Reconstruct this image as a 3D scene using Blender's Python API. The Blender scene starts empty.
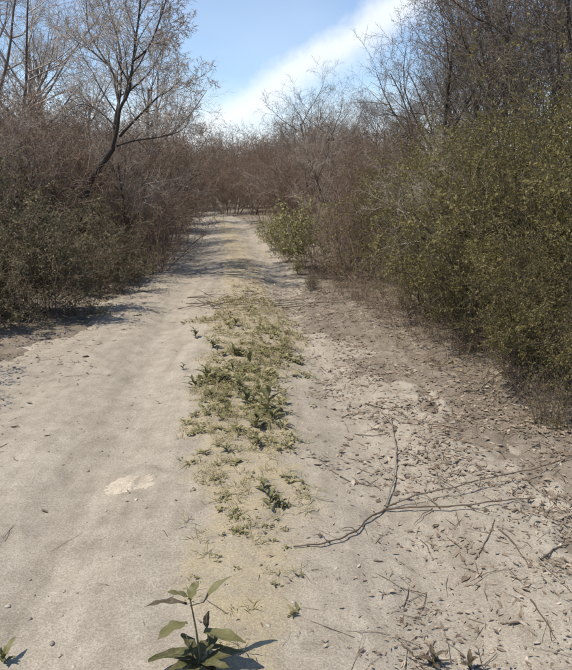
import bpy, math, random
import numpy as np
from mathutils import Vector, Matrix

# ------------------------------------------------------------------ camera, sky, sun, exposure
scene = bpy.context.scene
C = scene.collection
EYE = 1.5                      # eye height of a hand-held phone, metres
FPX = 643.0                    # focal length in photograph pixels (photograph 572 x 670)
PITCH = math.atan((335 - 190) / FPX)
cam_data = bpy.data.cameras.new('camera')
cam = bpy.data.objects.new('camera', cam_data)
C.objects.link(cam)
scene.camera = cam
cam.location = (0, 0, EYE)
cam.rotation_euler = (math.pi / 2 - PITCH, 0, 0)
cam_data.sensor_fit = 'VERTICAL'
cam_data.angle_y = 2 * math.atan(335 / FPX)
cam_data.clip_start = 0.05
cam_data.clip_end = 3000

SUN_AZ = math.radians(-114)     # bearing of the sun, from straight ahead (+Y) towards the right
SUN_EL = math.radians(61)
sun_dir = Vector((math.sin(SUN_AZ) * math.cos(SUN_EL), math.cos(SUN_AZ) * math.cos(SUN_EL), math.sin(SUN_EL)))
sl = bpy.data.lights.new('sun', 'SUN')
sl.energy = 4.0
sl.angle = math.radians(0.55)
sl.color = (1.0, 0.90, 0.75)
sun = bpy.data.objects.new('sun', sl)
C.objects.link(sun)
sun.location = (-20, 20, 30)
sun.rotation_euler = sun_dir.to_track_quat('Z', 'Y').to_euler()

scene.view_settings.view_transform = 'Standard'
scene.view_settings.look = 'None'
scene.view_settings.exposure = 0.6
scene.view_settings.gamma = 1.0
scene.view_settings.use_curve_mapping = False

scene.cycles.use_adaptive_sampling = True
scene.cycles.adaptive_threshold = 0.025
scene.cycles.max_bounces = 5
scene.cycles.diffuse_bounces = 3
scene.cycles.transmission_bounces = 4

world = bpy.data.worlds.new('World')
scene.world = world
world.use_nodes = True


def pix_dir(px, py):
    """direction of a photograph pixel in the world"""
    u, v = (px - 286) / FPX, (335 - py) / FPX
    cp, sp = math.cos(PITCH), math.sin(PITCH)
    return Vector((u, cp + v * sp, -sp + v * cp))


def build_world():
    nt = world.node_tree
    nt.nodes.clear()
    out = nt.nodes.new('ShaderNodeOutputWorld')
    bg = nt.nodes.new('ShaderNodeBackground')
    bg.inputs['Strength'].default_value = 0.12
    sky = nt.nodes.new('ShaderNodeTexSky')
    sky.sky_type = 'NISHITA'
    sky.sun_disc = False
    sky.sun_elevation = SUN_EL
    sky.sun_rotation = SUN_AZ
    sky.altitude = 100
    sky.air_density = 1.0
    sky.dust_density = 0.3
    sky.ozone_density = 3.0
    tc = nt.nodes.new('ShaderNodeTexCoord')
    # a long streak of cirrus: a band along a great circle, broken by stretched noise
    a, b = pix_dir(232, 118).normalized(), pix_dir(400, 8).normalized()
    n = a.cross(b).normalized()
    dot = nt.nodes.new('ShaderNodeVectorMath'); dot.operation = 'DOT_PRODUCT'
    dot.inputs[1].default_value = n
    nt.links.new(tc.outputs['Generated'], dot.inputs[0])
    noise = nt.nodes.new('ShaderNodeTexNoise')
    noise.inputs['Scale'].default_value = 7.0
    noise.inputs['Detail'].default_value = 6.0
    noise.inputs['Roughness'].default_value = 0.68
    nt.links.new(tc.outputs['Generated'], noise.inputs['Vector'])
    wob = nt.nodes.new('ShaderNodeMath'); wob.operation = 'MULTIPLY_ADD'
    wob.inputs[1].default_value = 0.09; wob.inputs[2].default_value = -0.045
    nt.links.new(noise.outputs['Fac'], wob.inputs[0])
    add = nt.nodes.new('ShaderNodeMath'); add.operation = 'ADD'
    nt.links.new(dot.outputs['Value'], add.inputs[0])
    nt.links.new(wob.outputs[0], add.inputs[1])
    ab = nt.nodes.new('ShaderNodeMath'); ab.operation = 'ABSOLUTE'
    nt.links.new(add.outputs[0], ab.inputs[0])
    mr = nt.nodes.new('ShaderNodeMapRange'); mr.interpolation_type = 'SMOOTHSTEP'
    mr.inputs['From Min'].default_value = 0.0; mr.inputs['From Max'].default_value = 0.052
    mr.inputs['To Min'].default_value = 0.8; mr.inputs['To Max'].default_value = 0.0
    nt.links.new(ab.outputs[0], mr.inputs['Value'])
    # thin veil all over the sky
    n2 = nt.nodes.new('ShaderNodeTexNoise')
    n2.inputs['Scale'].default_value = 1.6; n2.inputs['Detail'].default_value = 5.0
    mp = nt.nodes.new('ShaderNodeMapping'); mp.inputs['Scale'].default_value = (1, 1, 2.2)
    nt.links.new(tc.outputs['Generated'], mp.inputs['Vector'])
    nt.links.new(mp.outputs[0], n2.inputs['Vector'])
    mr2 = nt.nodes.new('ShaderNodeMapRange'); mr2.interpolation_type = 'SMOOTHSTEP'
    mr2.inputs['From Min'].default_value = 0.5; mr2.inputs['From Max'].default_value = 0.8
    mr2.inputs['To Min'].default_value = 0.0; mr2.inputs["To Max"].default_value = 0.2
    nt.links.new(n2.outputs['Fac'], mr2.inputs['Value'])
    # the same thin cloud gathers to white towards the horizon all the way round
    sep = nt.nodes.new('ShaderNodeSeparateXYZ')
    nt.links.new(tc.outputs['Generated'], sep.inputs[0])
    mr3 = nt.nodes.new('ShaderNodeMapRange'); mr3.interpolation_type = 'SMOOTHSTEP'
    mr3.inputs['From Min'].default_value = 0.02; mr3.inputs['From Max'].default_value = 0.19
    mr3.inputs['To Min'].default_value = 0.85; mr3.inputs['To Max'].default_value = 0.0
    nt.links.new(sep.outputs['Z'], mr3.inputs['Value'])
    mx0 = nt.nodes.new('ShaderNodeMath'); mx0.operation = 'MAXIMUM'
    nt.links.new(mr.outputs[0], mx0.inputs[0]); nt.links.new(mr2.outputs[0], mx0.inputs[1])
    mx1 = nt.nodes.new('ShaderNodeMath'); mx1.operation = 'MAXIMUM'
    nt.links.new(mx0.outputs[0], mx1.inputs[0]); nt.links.new(mr3.outputs[0], mx1.inputs[1])
    mix = nt.nodes.new('ShaderNodeMix'); mix.data_type = 'RGBA'
    mix.inputs[7].default_value = (6.0, 6.15, 6.3, 1)
    nt.links.new(mx1.outputs[0], mix.inputs[0])
    nt.links.new(sky.outputs[0], mix.inputs[6])
    nt.links.new(mix.outputs[2], bg.inputs['Color'])
    nt.links.new(bg.outputs[0], out.inputs[0])


build_world()

R = random.Random(7)
NR = np.random.default_rng(7)

# ------------------------------------------------------------------ materials
MATS = {}


def new_mat(name):
    m = bpy.data.materials.new(name)
    m.use_nodes = True
    nt = m.node_tree
    nt.nodes.clear()
    out = nt.nodes.new('ShaderNodeOutputMaterial')
    MATS[name] = m
    return m, nt, out


def tint_mat(name, stops, rough=0.8, translucent=0.0, spread=0.25, noise_scale=0.0, spec=0.2):
    """colour from the per-piece 'tint' value, shifted a little from thing to thing"""
    m, nt, out = new_mat(name)
    at = nt.nodes.new('ShaderNodeAttribute'); at.attribute_name = 'tint'
    oi = nt.nodes.new('ShaderNodeObjectInfo')
    ma = nt.nodes.new('ShaderNodeMath'); ma.operation = 'MULTIPLY_ADD'
    ma.inputs[1].default_value = spread
    nt.links.new(oi.outputs['Random'], ma.inputs[0])
    sc = nt.nodes.new('ShaderNodeMath'); sc.operation = 'MULTIPLY'
    sc.inputs[1].default_value = 1 - spread
    nt.links.new(at.outputs['Fac'], sc.inputs[0])
    nt.links.new(sc.outputs[0], ma.inputs[2])
    fac = ma.outputs[0]
    if noise_scale:
        tc = nt.nodes.new('ShaderNodeTexCoord')
        nz = nt.nodes.new('ShaderNodeTexNoise'); nz.inputs['Scale'].default_value = noise_scale
        nz.inputs['Detail'].default_value = 4
        nt.links.new(tc.outputs['Object'], nz.inputs['Vector'])
        m2 = nt.nodes.new('ShaderNodeMath'); m2.operation = 'MULTIPLY_ADD'
        m2.inputs[1].default_value = 0.6; 
        nt.links.new(nz.outputs['Fac'], m2.inputs[0])
        s2 = nt.nodes.new('ShaderNodeMath'); s2.operation = 'SUBTRACT'; s2.inputs[1].default_value = 0.3
        nt.links.new(fac, s2.inputs[0])
        nt.links.new(s2.outputs[0], m2.inputs[2])
        fac = m2.outputs[0]
    ramp = nt.nodes.new('ShaderNodeValToRGB')
    els = ramp.color_ramp.elements
    while len(els) < len(stops):
        els.new(0.5)
    for e, (p, c) in zip(els, stops):
        e.position = p
        e.color = (*c, 1)
    nt.links.new(fac, ramp.inputs[0])
    bs = nt.nodes.new('ShaderNodeBsdfPrincipled')
    bs.inputs['Roughness'].default_value = rough
    bs.inputs['Specular IOR Level'].default_value = spec
    nt.links.new(ramp.outputs[0], bs.inputs['Base Color'])
    if translucent:
        tr = nt.nodes.new('ShaderNodeBsdfTranslucent')
        nt.links.new(ramp.outputs[0], tr.inputs['Color'])
        mx = nt.nodes.new('ShaderNodeMixShader'); mx.inputs[0].default_value = translucent
        nt.links.new(bs.outputs[0], mx.inputs[1]); nt.links.new(tr.outputs[0], mx.inputs[2])
        nt.links.new(mx.outputs[0], out.inputs[0])
    else:
        nt.links.new(bs.outputs[0], out.inputs[0])
    return m


tint_mat('bark', [(0.0, (0.055, 0.044, 0.036)), (0.5, (0.10, 0.082, 0.068)), (1.0, (0.17, 0.145, 0.125))], 0.9, noise_scale=14)
tint_mat('bark_dark', [(0.0, (0.035, 0.029, 0.025)), (0.5, (0.065, 0.054, 0.046)), (1.0, (0.11, 0.095, 0.082))], 0.9, noise_scale=14)
tint_mat('twig_pale', [(0.0, (0.23, 0.20, 0.168)), (0.6, (0.38, 0.33, 0.285)), (1.0, (0.50, 0.44, 0.38))], 0.85)
tint_mat('twig_dark', [(0.0, (0.08, 0.065, 0.052)), (0.6, (0.155, 0.13, 0.108)), (1.0, (0.25, 0.215, 0.18))], 0.85)
tint_mat('twig_brown', [(0.0, (0.09, 0.063, 0.046)), (0.55, (0.185, 0.134, 0.102)), (1.0, (0.31, 0.24, 0.185))], 0.85)
tint_mat('olive_twig', [(0.0, (0.045, 0.037, 0.024)), (0.6, (0.085, 0.071, 0.047)), (1.0, (0.15, 0.125, 0.085))], 0.85)
tint_mat('dry_leaf_shrub', [(0.0, (0.09, 0.064, 0.044)), (0.6, (0.185, 0.135, 0.096)), (1.0, (0.30, 0.23, 0.165))], 0.8, 0.3)
tint_mat('olive_leaf', [(0.0, (0.075, 0.066, 0.021)), (0.5, (0.17, 0.148, 0.052)), (1.0, (0.30, 0.255, 0.11))], 0.6, 0.35)
tint_mat('grey_green_leaf', [(0.0, (0.07, 0.067, 0.034)), (0.6, (0.15, 0.14, 0.074)), (1.0, (0.24, 0.215, 0.13))], 0.65, 0.3)
tint_mat('fresh_leaf', [(0.0, (0.18, 0.175, 0.06)), (0.5, (0.33, 0.315, 0.135)), (1.0, (0.50, 0.47, 0.27))], 0.5, 0.35)
tint_mat('weed_leaf', [(0.0, (0.052, 0.054, 0.022)), (0.5, (0.115, 0.114, 0.047)), (1.0, (0.20, 0.188, 0.088))], 0.5, 0.25, noise_scale=9)
tint_mat('weed_leaf_brown', [(0.0, (0.045, 0.034, 0.024)), (1.0, (0.11, 0.085, 0.06))], 0.7, 0.2)
tint_mat('strip_grass', [(0.0, (0.15, 0.14, 0.055)), (0.4, (0.28, 0.245, 0.125)), (1.0, (0.46, 0.40, 0.265))], 0.75, 0.3)
tint_mat('strip_leaf', [(0.0, (0.075, 0.078, 0.028)), (0.35, (0.17, 0.162, 0.065)), (0.7, (0.31, 0.272, 0.145)), (1.0, (0.43, 0.375, 0.245))], 0.6, 0.3)
tint_mat('straw', [(0.0, (0.13, 0.10, 0.06)), (0.6, (0.24, 0.195, 0.125)), (1.0, (0.40, 0.34, 0.24))], 0.8, 0.3)
tint_mat('litter', [(0.0, (0.085, 0.062, 0.044)), (0.3, (0.18, 0.139, 0.102)), (0.65, (0.31, 0.255, 0.195)), (1.0, (0.50, 0.435, 0.355))], 0.8, 0.15)
tint_mat('stick', [(0.0, (0.05, 0.038, 0.030)), (0.5, (0.12, 0.093, 0.072)), (1.0, (0.34, 0.285, 0.23))], 0.85, noise_scale=30)
tint_mat('stone', [(0.0, (0.17, 0.147, 0.12)), (0.6, (0.28, 0.247, 0.205)), (1.0, (0.46, 0.42, 0.36))], 0.9, noise_scale=25)


def add_veins(name):
    nt = MATS[name].node_tree
    bs = next(n for n in nt.nodes if n.type == 'BSDF_PRINCIPLED')
    src = bs.inputs['Base Color'].links[0].from_socket
    def mth(op, a, b=None):
        n = nt.nodes.new('ShaderNodeMath'); n.operation = op
        for i, v in enumerate((a, b)):
            if v is None: continue
            if isinstance(v, (int, float)): n.inputs[i].default_value = v
            else: nt.links.new(v, n.inputs[i])
        return n.outputs[0]
    at = [nt.nodes.new('ShaderNodeAttribute') for _ in range(2)]
    at[0].attribute_name = 'across'; at[1].attribute_name = 'along'
    au = mth('ABSOLUTE', at[0].outputs['Fac'])
    mid = mth('SUBTRACT', 1.0, mth('MINIMUM', mth('MULTIPLY', au, 7.0), 1.0))
    wave = mth('SINE', mth('MULTIPLY', mth('SUBTRACT', at[1].outputs['Fac'], mth('MULTIPLY', au, 0.11)), 62.0))
    side = mth('MULTIPLY', mth('POWER', mth('MAXIMUM', wave, 0.0), 6.0), 0.45)
    vein = mth('MULTIPLY', mth('MAXIMUM', mid, side), 0.5)
    tc = nt.nodes.new('ShaderNodeTexCoord')
    nz = nt.nodes.new('ShaderNodeTexNoise'); nz.inputs['Scale'].default_value = 55; nz.inputs['Detail'].default_value = 5
    nt.links.new(tc.outputs['Object'], nz.inputs['Vector'])
    dust = mth('MULTIPLY', mth('MAXIMUM', mth('SUBTRACT', nz.outputs['Fac'], 0.45), 0.0), 1.5)
    m1 = nt.nodes.new('ShaderNodeMix'); m1.data_type = 'RGBA'; m1.inputs[7].default_value = (0.20, 0.20, 0.10, 1)
    nt.links.new(vein, m1.inputs[0]); nt.links.new(src, m1.inputs[6])
    m2 = nt.nodes.new('ShaderNodeMix'); m2.data_type = 'RGBA'; m2.inputs[7].default_value = (0.24, 0.205, 0.155, 1)
    nt.links.new(dust, m2.inputs[0]); nt.links.new(m1.outputs[2], m2.inputs[6])
    nt.links.new(m2.outputs[2], bs.inputs['Base Color'])
    bp = nt.nodes.new('ShaderNodeBump'); bp.inputs['Strength'].default_value = 0.4; bp.inputs['Distance'].default_value = 0.002
    bp.invert = True
    nt.links.new(vein, bp.inputs['Height']); nt.links.new(bp.outputs[0], bs.inputs['Normal'])


add_veins('weed_leaf')
add_veins('weed_leaf_brown')


def soil_mat(name, cols, strip=None):
    """cols: dark, mid, light soil colours; strip: colour towards the grassy middle ('strip' attribute)"""
    m, nt, out = new_mat(name)
    tc = nt.nodes.new('ShaderNodeTexCoord')
    def noise(scale, detail, rough=0.6, stretch=None):
        n = nt.nodes.new('ShaderNodeTexNoise')
        n.inputs['Scale'].default_value = scale
        n.inputs['Detail'].default_value = detail
        n.inputs['Roughness'].default_value = rough
        if stretch:
            mp = nt.nodes.new('ShaderNodeMapping'); mp.inputs['Scale'].default_value = stretch
            nt.links.new(tc.outputs['Object'], mp.inputs['Vector'])
            nt.links.new(mp.outputs[0], n.inputs['Vector'])
        else:
            nt.links.new(tc.outputs['Object'], n.inputs['Vector'])
        return n.outputs['Fac']
    def math_(op, a, b=None, c=None):
        n = nt.nodes.new('ShaderNodeMath'); n.operation = op
        for i, v in enumerate((a, b, c)):
            if v is None: continue
            if isinstance(v, (int, float)): n.inputs[i].default_value = v
            else: nt.links.new(v, n.inputs[i])
        return n.outputs[0]
    big = noise(1.5, 6, 0.62, (1.0, 0.35, 1.0))
    mid = noise(6.5, 6, 0.65)
    fine = noise(110, 6, 0.75)
    streak = noise(1.0, 4, 0.6, (9.0, 0.7, 1.0))
    big = math_('MULTIPLY_ADD', streak, 0.5, math_('MULTIPLY', big, 0.5))
    f = math_('MULTIPLY_ADD', big, 0.55, math_('MULTIPLY_ADD', mid, 0.40, math_('MULTIPLY', fine, 0.30)))
    f = math_('MULTIPLY_ADD', math_('SUBTRACT', f, 0.625), 2.7, 0.5)
    ramp = nt.nodes.new('ShaderNodeValToRGB')
    els = ramp.color_ramp.elements
    els.new(0.5)
    for e, p, c in zip(els, (0.05, 0.5, 0.95), cols):
        e.position = p; e.color = (*c, 1)
    nt.links.new(f, ramp.inputs[0])
    col = ramp.outputs[0]
    if strip:
        at = nt.nodes.new('ShaderNodeAttribute'); at.attribute_name = 'strip'
        mx = nt.nodes.new('ShaderNodeMix'); mx.data_type = 'RGBA'
        mx.inputs[7].default_value = (*strip, 1)
        k = math_('MULTIPLY', at.outputs['Fac'], math_('MULTIPLY_ADD', mid, 2.2, -0.6))
        k = math_('MAXIMUM', math_('MINIMUM', k, 0.75), 0.0)
        nt.links.new(k, mx.inputs[0]); nt.links.new(col, mx.inputs[6])
        col = mx.outputs[2]
    # small grit: pale and dark grains
    vo = nt.nodes.new('ShaderNodeTexVoronoi'); vo.inputs['Scale'].default_value = 210
    nt.links.new(tc.outputs['Object'], vo.inputs['Vector'])
    g = nt.nodes.new('ShaderNodeMix'); g.data_type = 'RGBA'; g.blend_type = 'OVERLAY'
    sepc = nt.nodes.new('ShaderNodeSeparateColor')
    nt.links.new(vo.outputs['Color'], sepc.inputs[0])
    cc = nt.nodes.new('ShaderNodeCombineColor')
    for i in range(3): nt.links.new(sepc.outputs[0], cc.inputs[i])
    g.inputs[0].default_value = 0.22
    nt.links.new(col, g.inputs[6]); nt.links.new(cc.outputs[0], g.inputs[7])
    bs = nt.nodes.new('ShaderNodeBsdfPrincipled')
    bs.inputs['Roughness'].default_value = 0.95
    bs.inputs['Specular IOR Level'].default_value = 0.1
    nt.links.new(g.outputs[2], bs.inputs['Base Color'])
    bp = nt.nodes.new('ShaderNodeBump')
    bp.inputs['Strength'].default_value = 0.62
    bp.inputs['Distance'].default_value = 0.012
    hgt = math_('MULTIPLY_ADD', fine, 0.55, math_('MULTIPLY_ADD', mid, 0.9, math_('MULTIPLY', vo.outputs['Distance'], 0.15)))
    nt.links.new(hgt, bp.inputs['Height'])
    nt.links.new(bp.outputs[0], bs.inputs['Normal'])
    nt.links.new(bs.outputs[0], out.inputs[0])


soil_mat('track_soil', ((0.19, 0.164, 0.13), (0.285, 0.254, 0.207), (0.375, 0.34, 0.283)), strip=(0.31, 0.262, 0.165))
soil_mat('bank_soil', ((0.085, 0.069, 0.053), (0.175, 0.149, 0.118), (0.28, 0.243, 0.197)))
soil_mat('pale_mud', ((0.29, 0.25, 0.195), (0.38, 0.335, 0.265), (0.47, 0.42, 0.34)))

# ------------------------------------------------------------------ helpers


def vnoise(x, y, scale, seed=0):
    """smooth value noise, 0..1"""
    x = np.asarray(x, float) * scale; y = np.asarray(y, float) * scale
    xi, yi = np.floor(x).astype(np.int64), np.floor(y).astype(np.int64)
    fx, fy = x - xi, y - yi
    fx = fx * fx * (3 - 2 * fx); fy = fy * fy * (3 - 2 * fy)
    def h(a, b):
        n = (a * 374761393 + b * 668265263 + seed * 1442695041) & 0xffffffff
        n = ((n ^ (n >> 13)) * 1274126177) & 0xffffffff
        return ((n ^ (n >> 16)) & 0xffff) / 65535.0
    return (h(xi, yi) * (1 - fx) + h(xi + 1, yi) * fx) * (1 - fy) + (h(xi, yi + 1) * (1 - fx) + h(xi + 1, yi + 1) * fx) * fy


def fbm(x, y, scale, seed=0, octv=4):
    s = 0; a = 1; t = 0
    for i in range(octv):
        s = s + a * vnoise(x, y, scale * 2 ** i, seed + i * 17); t += a; a *= 0.5
    return s / t


def sstep(a, b, x):
    t = np.clip((np.asarray(x, float) - a) / (b - a), 0, 1)
    return t * t * (3 - 2 * t)


def centre(y):
    """middle line of the two-wheel track"""
    y = np.asarray(y, float)
    return -0.07 * y - 0.0011 * np.clip(y - 2, 0, None) ** 2 - 0.004 * np.clip(y - 30, 0, None) ** 2


def half_left(y):
    return np.interp(y, [-20, 2, 5, 8, 11, 14, 20, 60], [2.4, 2.35, 2.15, 1.75, 1.5, 1.35, 1.25, 1.2])


def half_right(y):
    return np.interp(y, [-20, 1.5, 2.8, 3.7, 4.6, 7, 9, 14, 20, 60], [1.15, 1.2, 1.42, 1.32, 1.15, 0.9, 0.88, 1.05, 1.2, 1.2])


def edge_d(x, y):
    """distance outside the track's ragged edge (negative on the track)"""
    o = np.asarray(x, float) - centre(y)
    d = np.where(o < 0, -o - half_left(y), o - half_right(y))
    return d + (fbm(x, y, 1.7, 5) - 0.5) * 0.75 + (fbm(x, y, 7, 8, 4) - 0.5) * 0.55


def strip_half(y):
    return np.interp(y, [-5, 1.5, 2.5, 3.4, 4.5, 6.0, 7.2, 8.5, 10, 60], [0.10, 0.12, 0.24, 0.30, 0.33, 0.42, 0.56, 0.42, 0.33, 0.3])


def strip_mask(x, y):
    o = np.asarray(x, float) - centre(y) - np.interp(y, [0, 2, 2.7, 3.6, 4.6, 6, 8], [-0.02, 0.0, 0.03, 0.02, 0.0, 0.1, 0.12])
    w = strip_half(y)
    return 1 - sstep(0.65, 1.25, np.abs(o) / w + (fbm(x, y, 5, 21) - 0.5) * 1.5)


def base_h(x, y):
    x = np.asarray(x, float); y = np.asarray(y, float)
    o = np.abs(x - centre(y))
    bank = 0.16 * sstep(1.6, 4.5, o) + 0.35 * sstep(5, 16, o) * fbm(x, y, 0.12, 3)
    return bank + 0.05 * (fbm(x, y, 0.5, 31) - 0.5)


_dr = np.random.default_rng(404)
DENTS = []
for _i in range(46):                       # old foot and hoof prints along both ruts
    _y = 1.3 * (9.5 / 1.3) ** _dr.random()
    _x = float(centre(_y)) + _dr.choice([-1, 1]) * _dr.uniform(0.35, 1.25)
    DENTS.append((_x, _y, _dr.normal(0, 0.5), _dr.uniform(0.035, 0.055), _dr.uniform(0.07, 0.12), _dr.uniform(0.006, 0.014)))


def dents(x, y):
    s = 0.0
    for cx, cy, a, w, l, dp in DENTS:
        u = (x - cx) * math.cos(a) + (y - cy) * math.sin(a); v = -(x - cx) * math.sin(a) + (y - cy) * math.cos(a)
        q = (u / w) ** 2 + (v / l) ** 2
        s = s + dp * (0.35 * np.exp(-((q - 1.5) / 0.6) ** 2) - np.exp(-q ** 2))
    return s


def track_h(x, y):
    d = edge_d(x, y)
    o = np.asarray(x, float) - centre(y)
    rut = -0.052 * np.exp(-((np.abs(o + 0.05) - 0.78) / 0.27) ** 2)
    crown = 0.022 * strip_mask(x, y) * np.interp(y, [1.5, 4], [0.25, 1.0])
    fine = 0.026 * (fbm(x, y, 6, 41) - 0.5) + 0.013 * (fbm(x, y, 22, 43, 3) - 0.5)
    foot = 0.017 * (vnoise(x, y, 3.4, 47) - 0.5)
    return base_h(x, y) + rut + crown + fine + foot + dents(np.asarray(x, float), np.asarray(y, float)) - 0.09 * sstep(-0.05, 0.35, d) + 0.004


def ground_h(x, y):
    d = edge_d(x, y)
    rough = 0.05 * (fbm(x, y, 5, 51) - 0.5) + 0.02 * (fbm(x, y, 18, 53, 2) - 0.5)
    return base_h(x, y) - 0.10 + (0.10 + rough) * sstep(-0.25, 0.25, d)


def surf(x, y):
    g = ground_h(x, y)
    d = edge_d(x, y)
    return np.where(d < 0.5, np.maximum(g, track_h(x, y)), g)


def S(x, y):
    return float(surf(np.array([x]), np.array([y]))[0])


def G(px, py):
    """ground point seen at a photograph pixel (found on the modelled surface)"""
    d = pix_dir(px, py)
    z = 0.0
    for _ in range(4):
        t = (z - EYE) / d.z
        z = S(d.x * t, d.y * t)
    return Vector((d.x * t, d.y * t, z))


def col_x(px, y, z=0.3):
    """world x for a photograph column at distance y"""
    return (px - 286) / FPX * (y * math.cos(PITCH) + (EYE - z) * math.sin(PITCH))


def at(px, py, y):
    """point at distance y that shows at a photograph pixel"""
    d = pix_dir(px, py)
    return Vector((0, 0, EYE)) + d * (y / d.y)


def link_mesh(name, V, F, mat, tint=None, parent=None, smooth=False, extra=None):
    V = np.asarray(V, np.float32).reshape(-1, 3)
    me = bpy.data.meshes.new(name)
    F = np.asarray(F, np.int32)
    k = F.shape[1]
    me.vertices.add(len(V)); me.vertices.foreach_set('co', V.ravel())
    me.loops.add(F.size); me.loops.foreach_set('vertex_index', F.ravel())
    me.polygons.add(len(F))
    me.polygons.foreach_set('loop_start', np.arange(0, F.size, k, dtype=np.int32))
    if smooth:
        me.polygons.foreach_set('use_smooth', np.ones(len(F), bool))
    if tint is None:
        tint = np.full(len(V), 0.5)
    a = me.attributes.new('tint', 'FLOAT', 'POINT'); a.data.foreach_set('value', np.asarray(tint, np.float32))
    for nm, val in (extra or {}).items():
        a = me.attributes.new(nm, 'FLOAT', 'POINT'); a.data.foreach_set('value', np.asarray(val, np.float32))
    me.update(calc_edges=True)
    me.materials.append(MATS[mat])
    o = bpy.data.objects.new(name, me)
    C.objects.link(o)
    if parent: o.parent = parent
    return o


def merge(parts):
    """[(V, F, tint)] -> one"""
    Vs, Fs, Ts, n = [], [], [], 0
    for V, F, T in parts:
        if len(V) == 0: continue
        Vs.append(V); Fs.append(F + n); Ts.append(T); n += len(V)
    return np.concatenate(Vs), np.concatenate(Fs), np.concatenate(Ts)


def tubes(P, rad, tint, k):
    """P (B,n,3) polylines, rad (B,n), tint (B,) -> quads"""
    P = np.asarray(P, float); rad = np.asarray(rad, float)
    B, n, _ = P.shape
    T = np.empty_like(P)
    T[:, 1:-1] = P[:, 2:] - P[:, :-2]; T[:, 0] = P[:, 1] - P[:, 0]; T[:, -1] = P[:, -1] - P[:, -2]
    T /= np.linalg.norm(T, axis=2, keepdims=True) + 1e-9
    m = P[:, -1] - P[:, 0]
    ref = np.where(np.abs(m[:, 2:3]) > 0.7 * np.linalg.norm(m, axis=1, keepdims=True), np.array([[1.0, 0.13, 0.0]]), np.array([[0.0, 0.11, 1.0]]))
    U = np.cross(T, ref[:, None, :]); U /= np.linalg.norm(U, axis=2, keepdims=True) + 1e-9
    W = np.cross(T, U)
    ang = np.arange(k) * 2 * math.pi / k
    ring = P[:, :, None, :] + rad[:, :, None, None] * (np.cos(ang)[None, None, :, None] * U[:, :, None, :] + np.sin(ang)[None, None, :, None] * W[:, :, None, :])
    V = ring.reshape(-1, 3)
    b = np.arange(B)[:, None, None] * n * k; i = np.arange(n - 1)[None, :, None] * k
    j = np.arange(k)[None, None, :]; j2 = (j + 1) % k
    F = np.stack([b + i + j, b + i + j2, b + i + k + j2, b + i + k + j], axis=-1).reshape(-1, 4)
    return V, F, np.repeat(np.asarray(tint, float), n * k)


def norm(a):
    return a / (np.linalg.norm(a, axis=-1, keepdims=True) + 1e-9)


def leaves(P, D, N, L, Wd, tint, fold=0.25, curl=0.0):
    """P base, D direction, N normal (n,3); L, Wd (n,): six-sided folded leaves, 4 quads-as-two -> quads"""
    D = norm(D); Sd = norm(np.cross(D, N)); Nn = np.cross(Sd, D)
    L = L[:, None]; Wd = Wd[:, None] * 0.5
    fold = np.asarray(fold); curl = np.asarray(curl)
    fold = fold[:, None] if fold.ndim else fold
    curl = curl[:, None] if curl.ndim else curl
    c0 = P
    l1 = P + D * L * 0.42 + Sd * Wd + Nn * (Wd * fold + L * curl * 0.3)
    r1 = P + D * L * 0.42 - Sd * Wd + Nn * (Wd * fold + L * curl * 0.3)
    m1 = P + D * L * 0.45 + Nn * L * curl * 0.3
    tip = P + D * L * (1 - 0.15 * np.abs(curl)) + Nn * L * curl
    n = len(P)
    V = np.stack([c0, l1, m1, r1, tip], axis=1).reshape(-1, 3)
    b = np.arange(n)[:, None] * 5
    F = np.concatenate([b + np.array([[0, 2, 4, 1]]), b + np.array([[0, 3, 4, 2]])], axis=0)
    return V, F, np.repeat(tint, 5)


def empty(name, loc, label, cat, group=None, rz=0.0, s=1.0):
    o = bpy.data.objects.new(name, None)
    o.empty_display_size = 0.1
    C.objects.link(o)
    o.location = loc; o.rotation_euler = (0, 0, rz); o.scale = (s, s, s)
    tag(o, label, cat, group)
    return o


def tag(o, label, cat, group=None, kind=None):
    o['label'] = label; o['category'] = cat
    if group: o['group'] = group
    if kind: o['kind'] = kind
    return o


# ------------------------------------------------------------------ the setting: ground and track


def axis(lo, hi, fine_lo, fine_hi, step, grow):
    v = list(np.arange(fine_lo, fine_hi, step))
    s, p = step, fine_hi
    while p < hi:
        v.append(p); s *= grow; p += s
    v.append(hi)
    s, p = step, fine_lo
    neg = []
    while True:
        s *= grow; p -= s
        if p < lo: break
        neg.append(p)
    neg.append(lo)
    return np.array(neg[::-1] + v)


def grid_faces(nx, ny):
    i = np.arange(ny - 1)[:, None] * nx; j = np.arange(nx - 1)[None, :]
    return np.stack([i + j, i + j + 1, i + nx + j + 1, i + nx + j], axis=-1).reshape(-1, 4)


ax = axis(-900, 900, -3.2, 3.2, 0.055, 1.11)
ay = axis(-900, 1500, 1.0, 9.0, 0.055, 1.08)
XX, YY = np.meshgrid(ax, ay)
go = link_mesh('ground', np.stack([XX, YY, ground_h(XX, YY)], -1), grid_faces(len(ax), len(ay)), 'bank_soil', np.full(XX.size, 0.5), smooth=True)
go['kind'] = 'structure'; go['label'] = 'brown earth of the scrub under litter on both sides'; go['category'] = 'ground'

ox = np.arange(-3.0, 2.0, 0.03)
ty = axis(-12, 48, 1.2, 8.0, 0.03, 1.03)
OO, TY = np.meshgrid(ox, ty)
TX = OO + centre(TY)
po = link_mesh('dirt_track', np.stack([TX, TY, track_h(TX, TY)], -1), grid_faces(len(ox), len(ty)), 'track_soil', np.full(TX.size, 0.5), smooth=True,
               extra={'strip': strip_mask(TX, TY).ravel()})
po['kind'] = 'structure'; po['label'] = 'pale sandy two-wheel dirt track running away between thickets'; po['category'] = 'track'

# ------------------------------------------------------------------ plant growing


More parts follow.
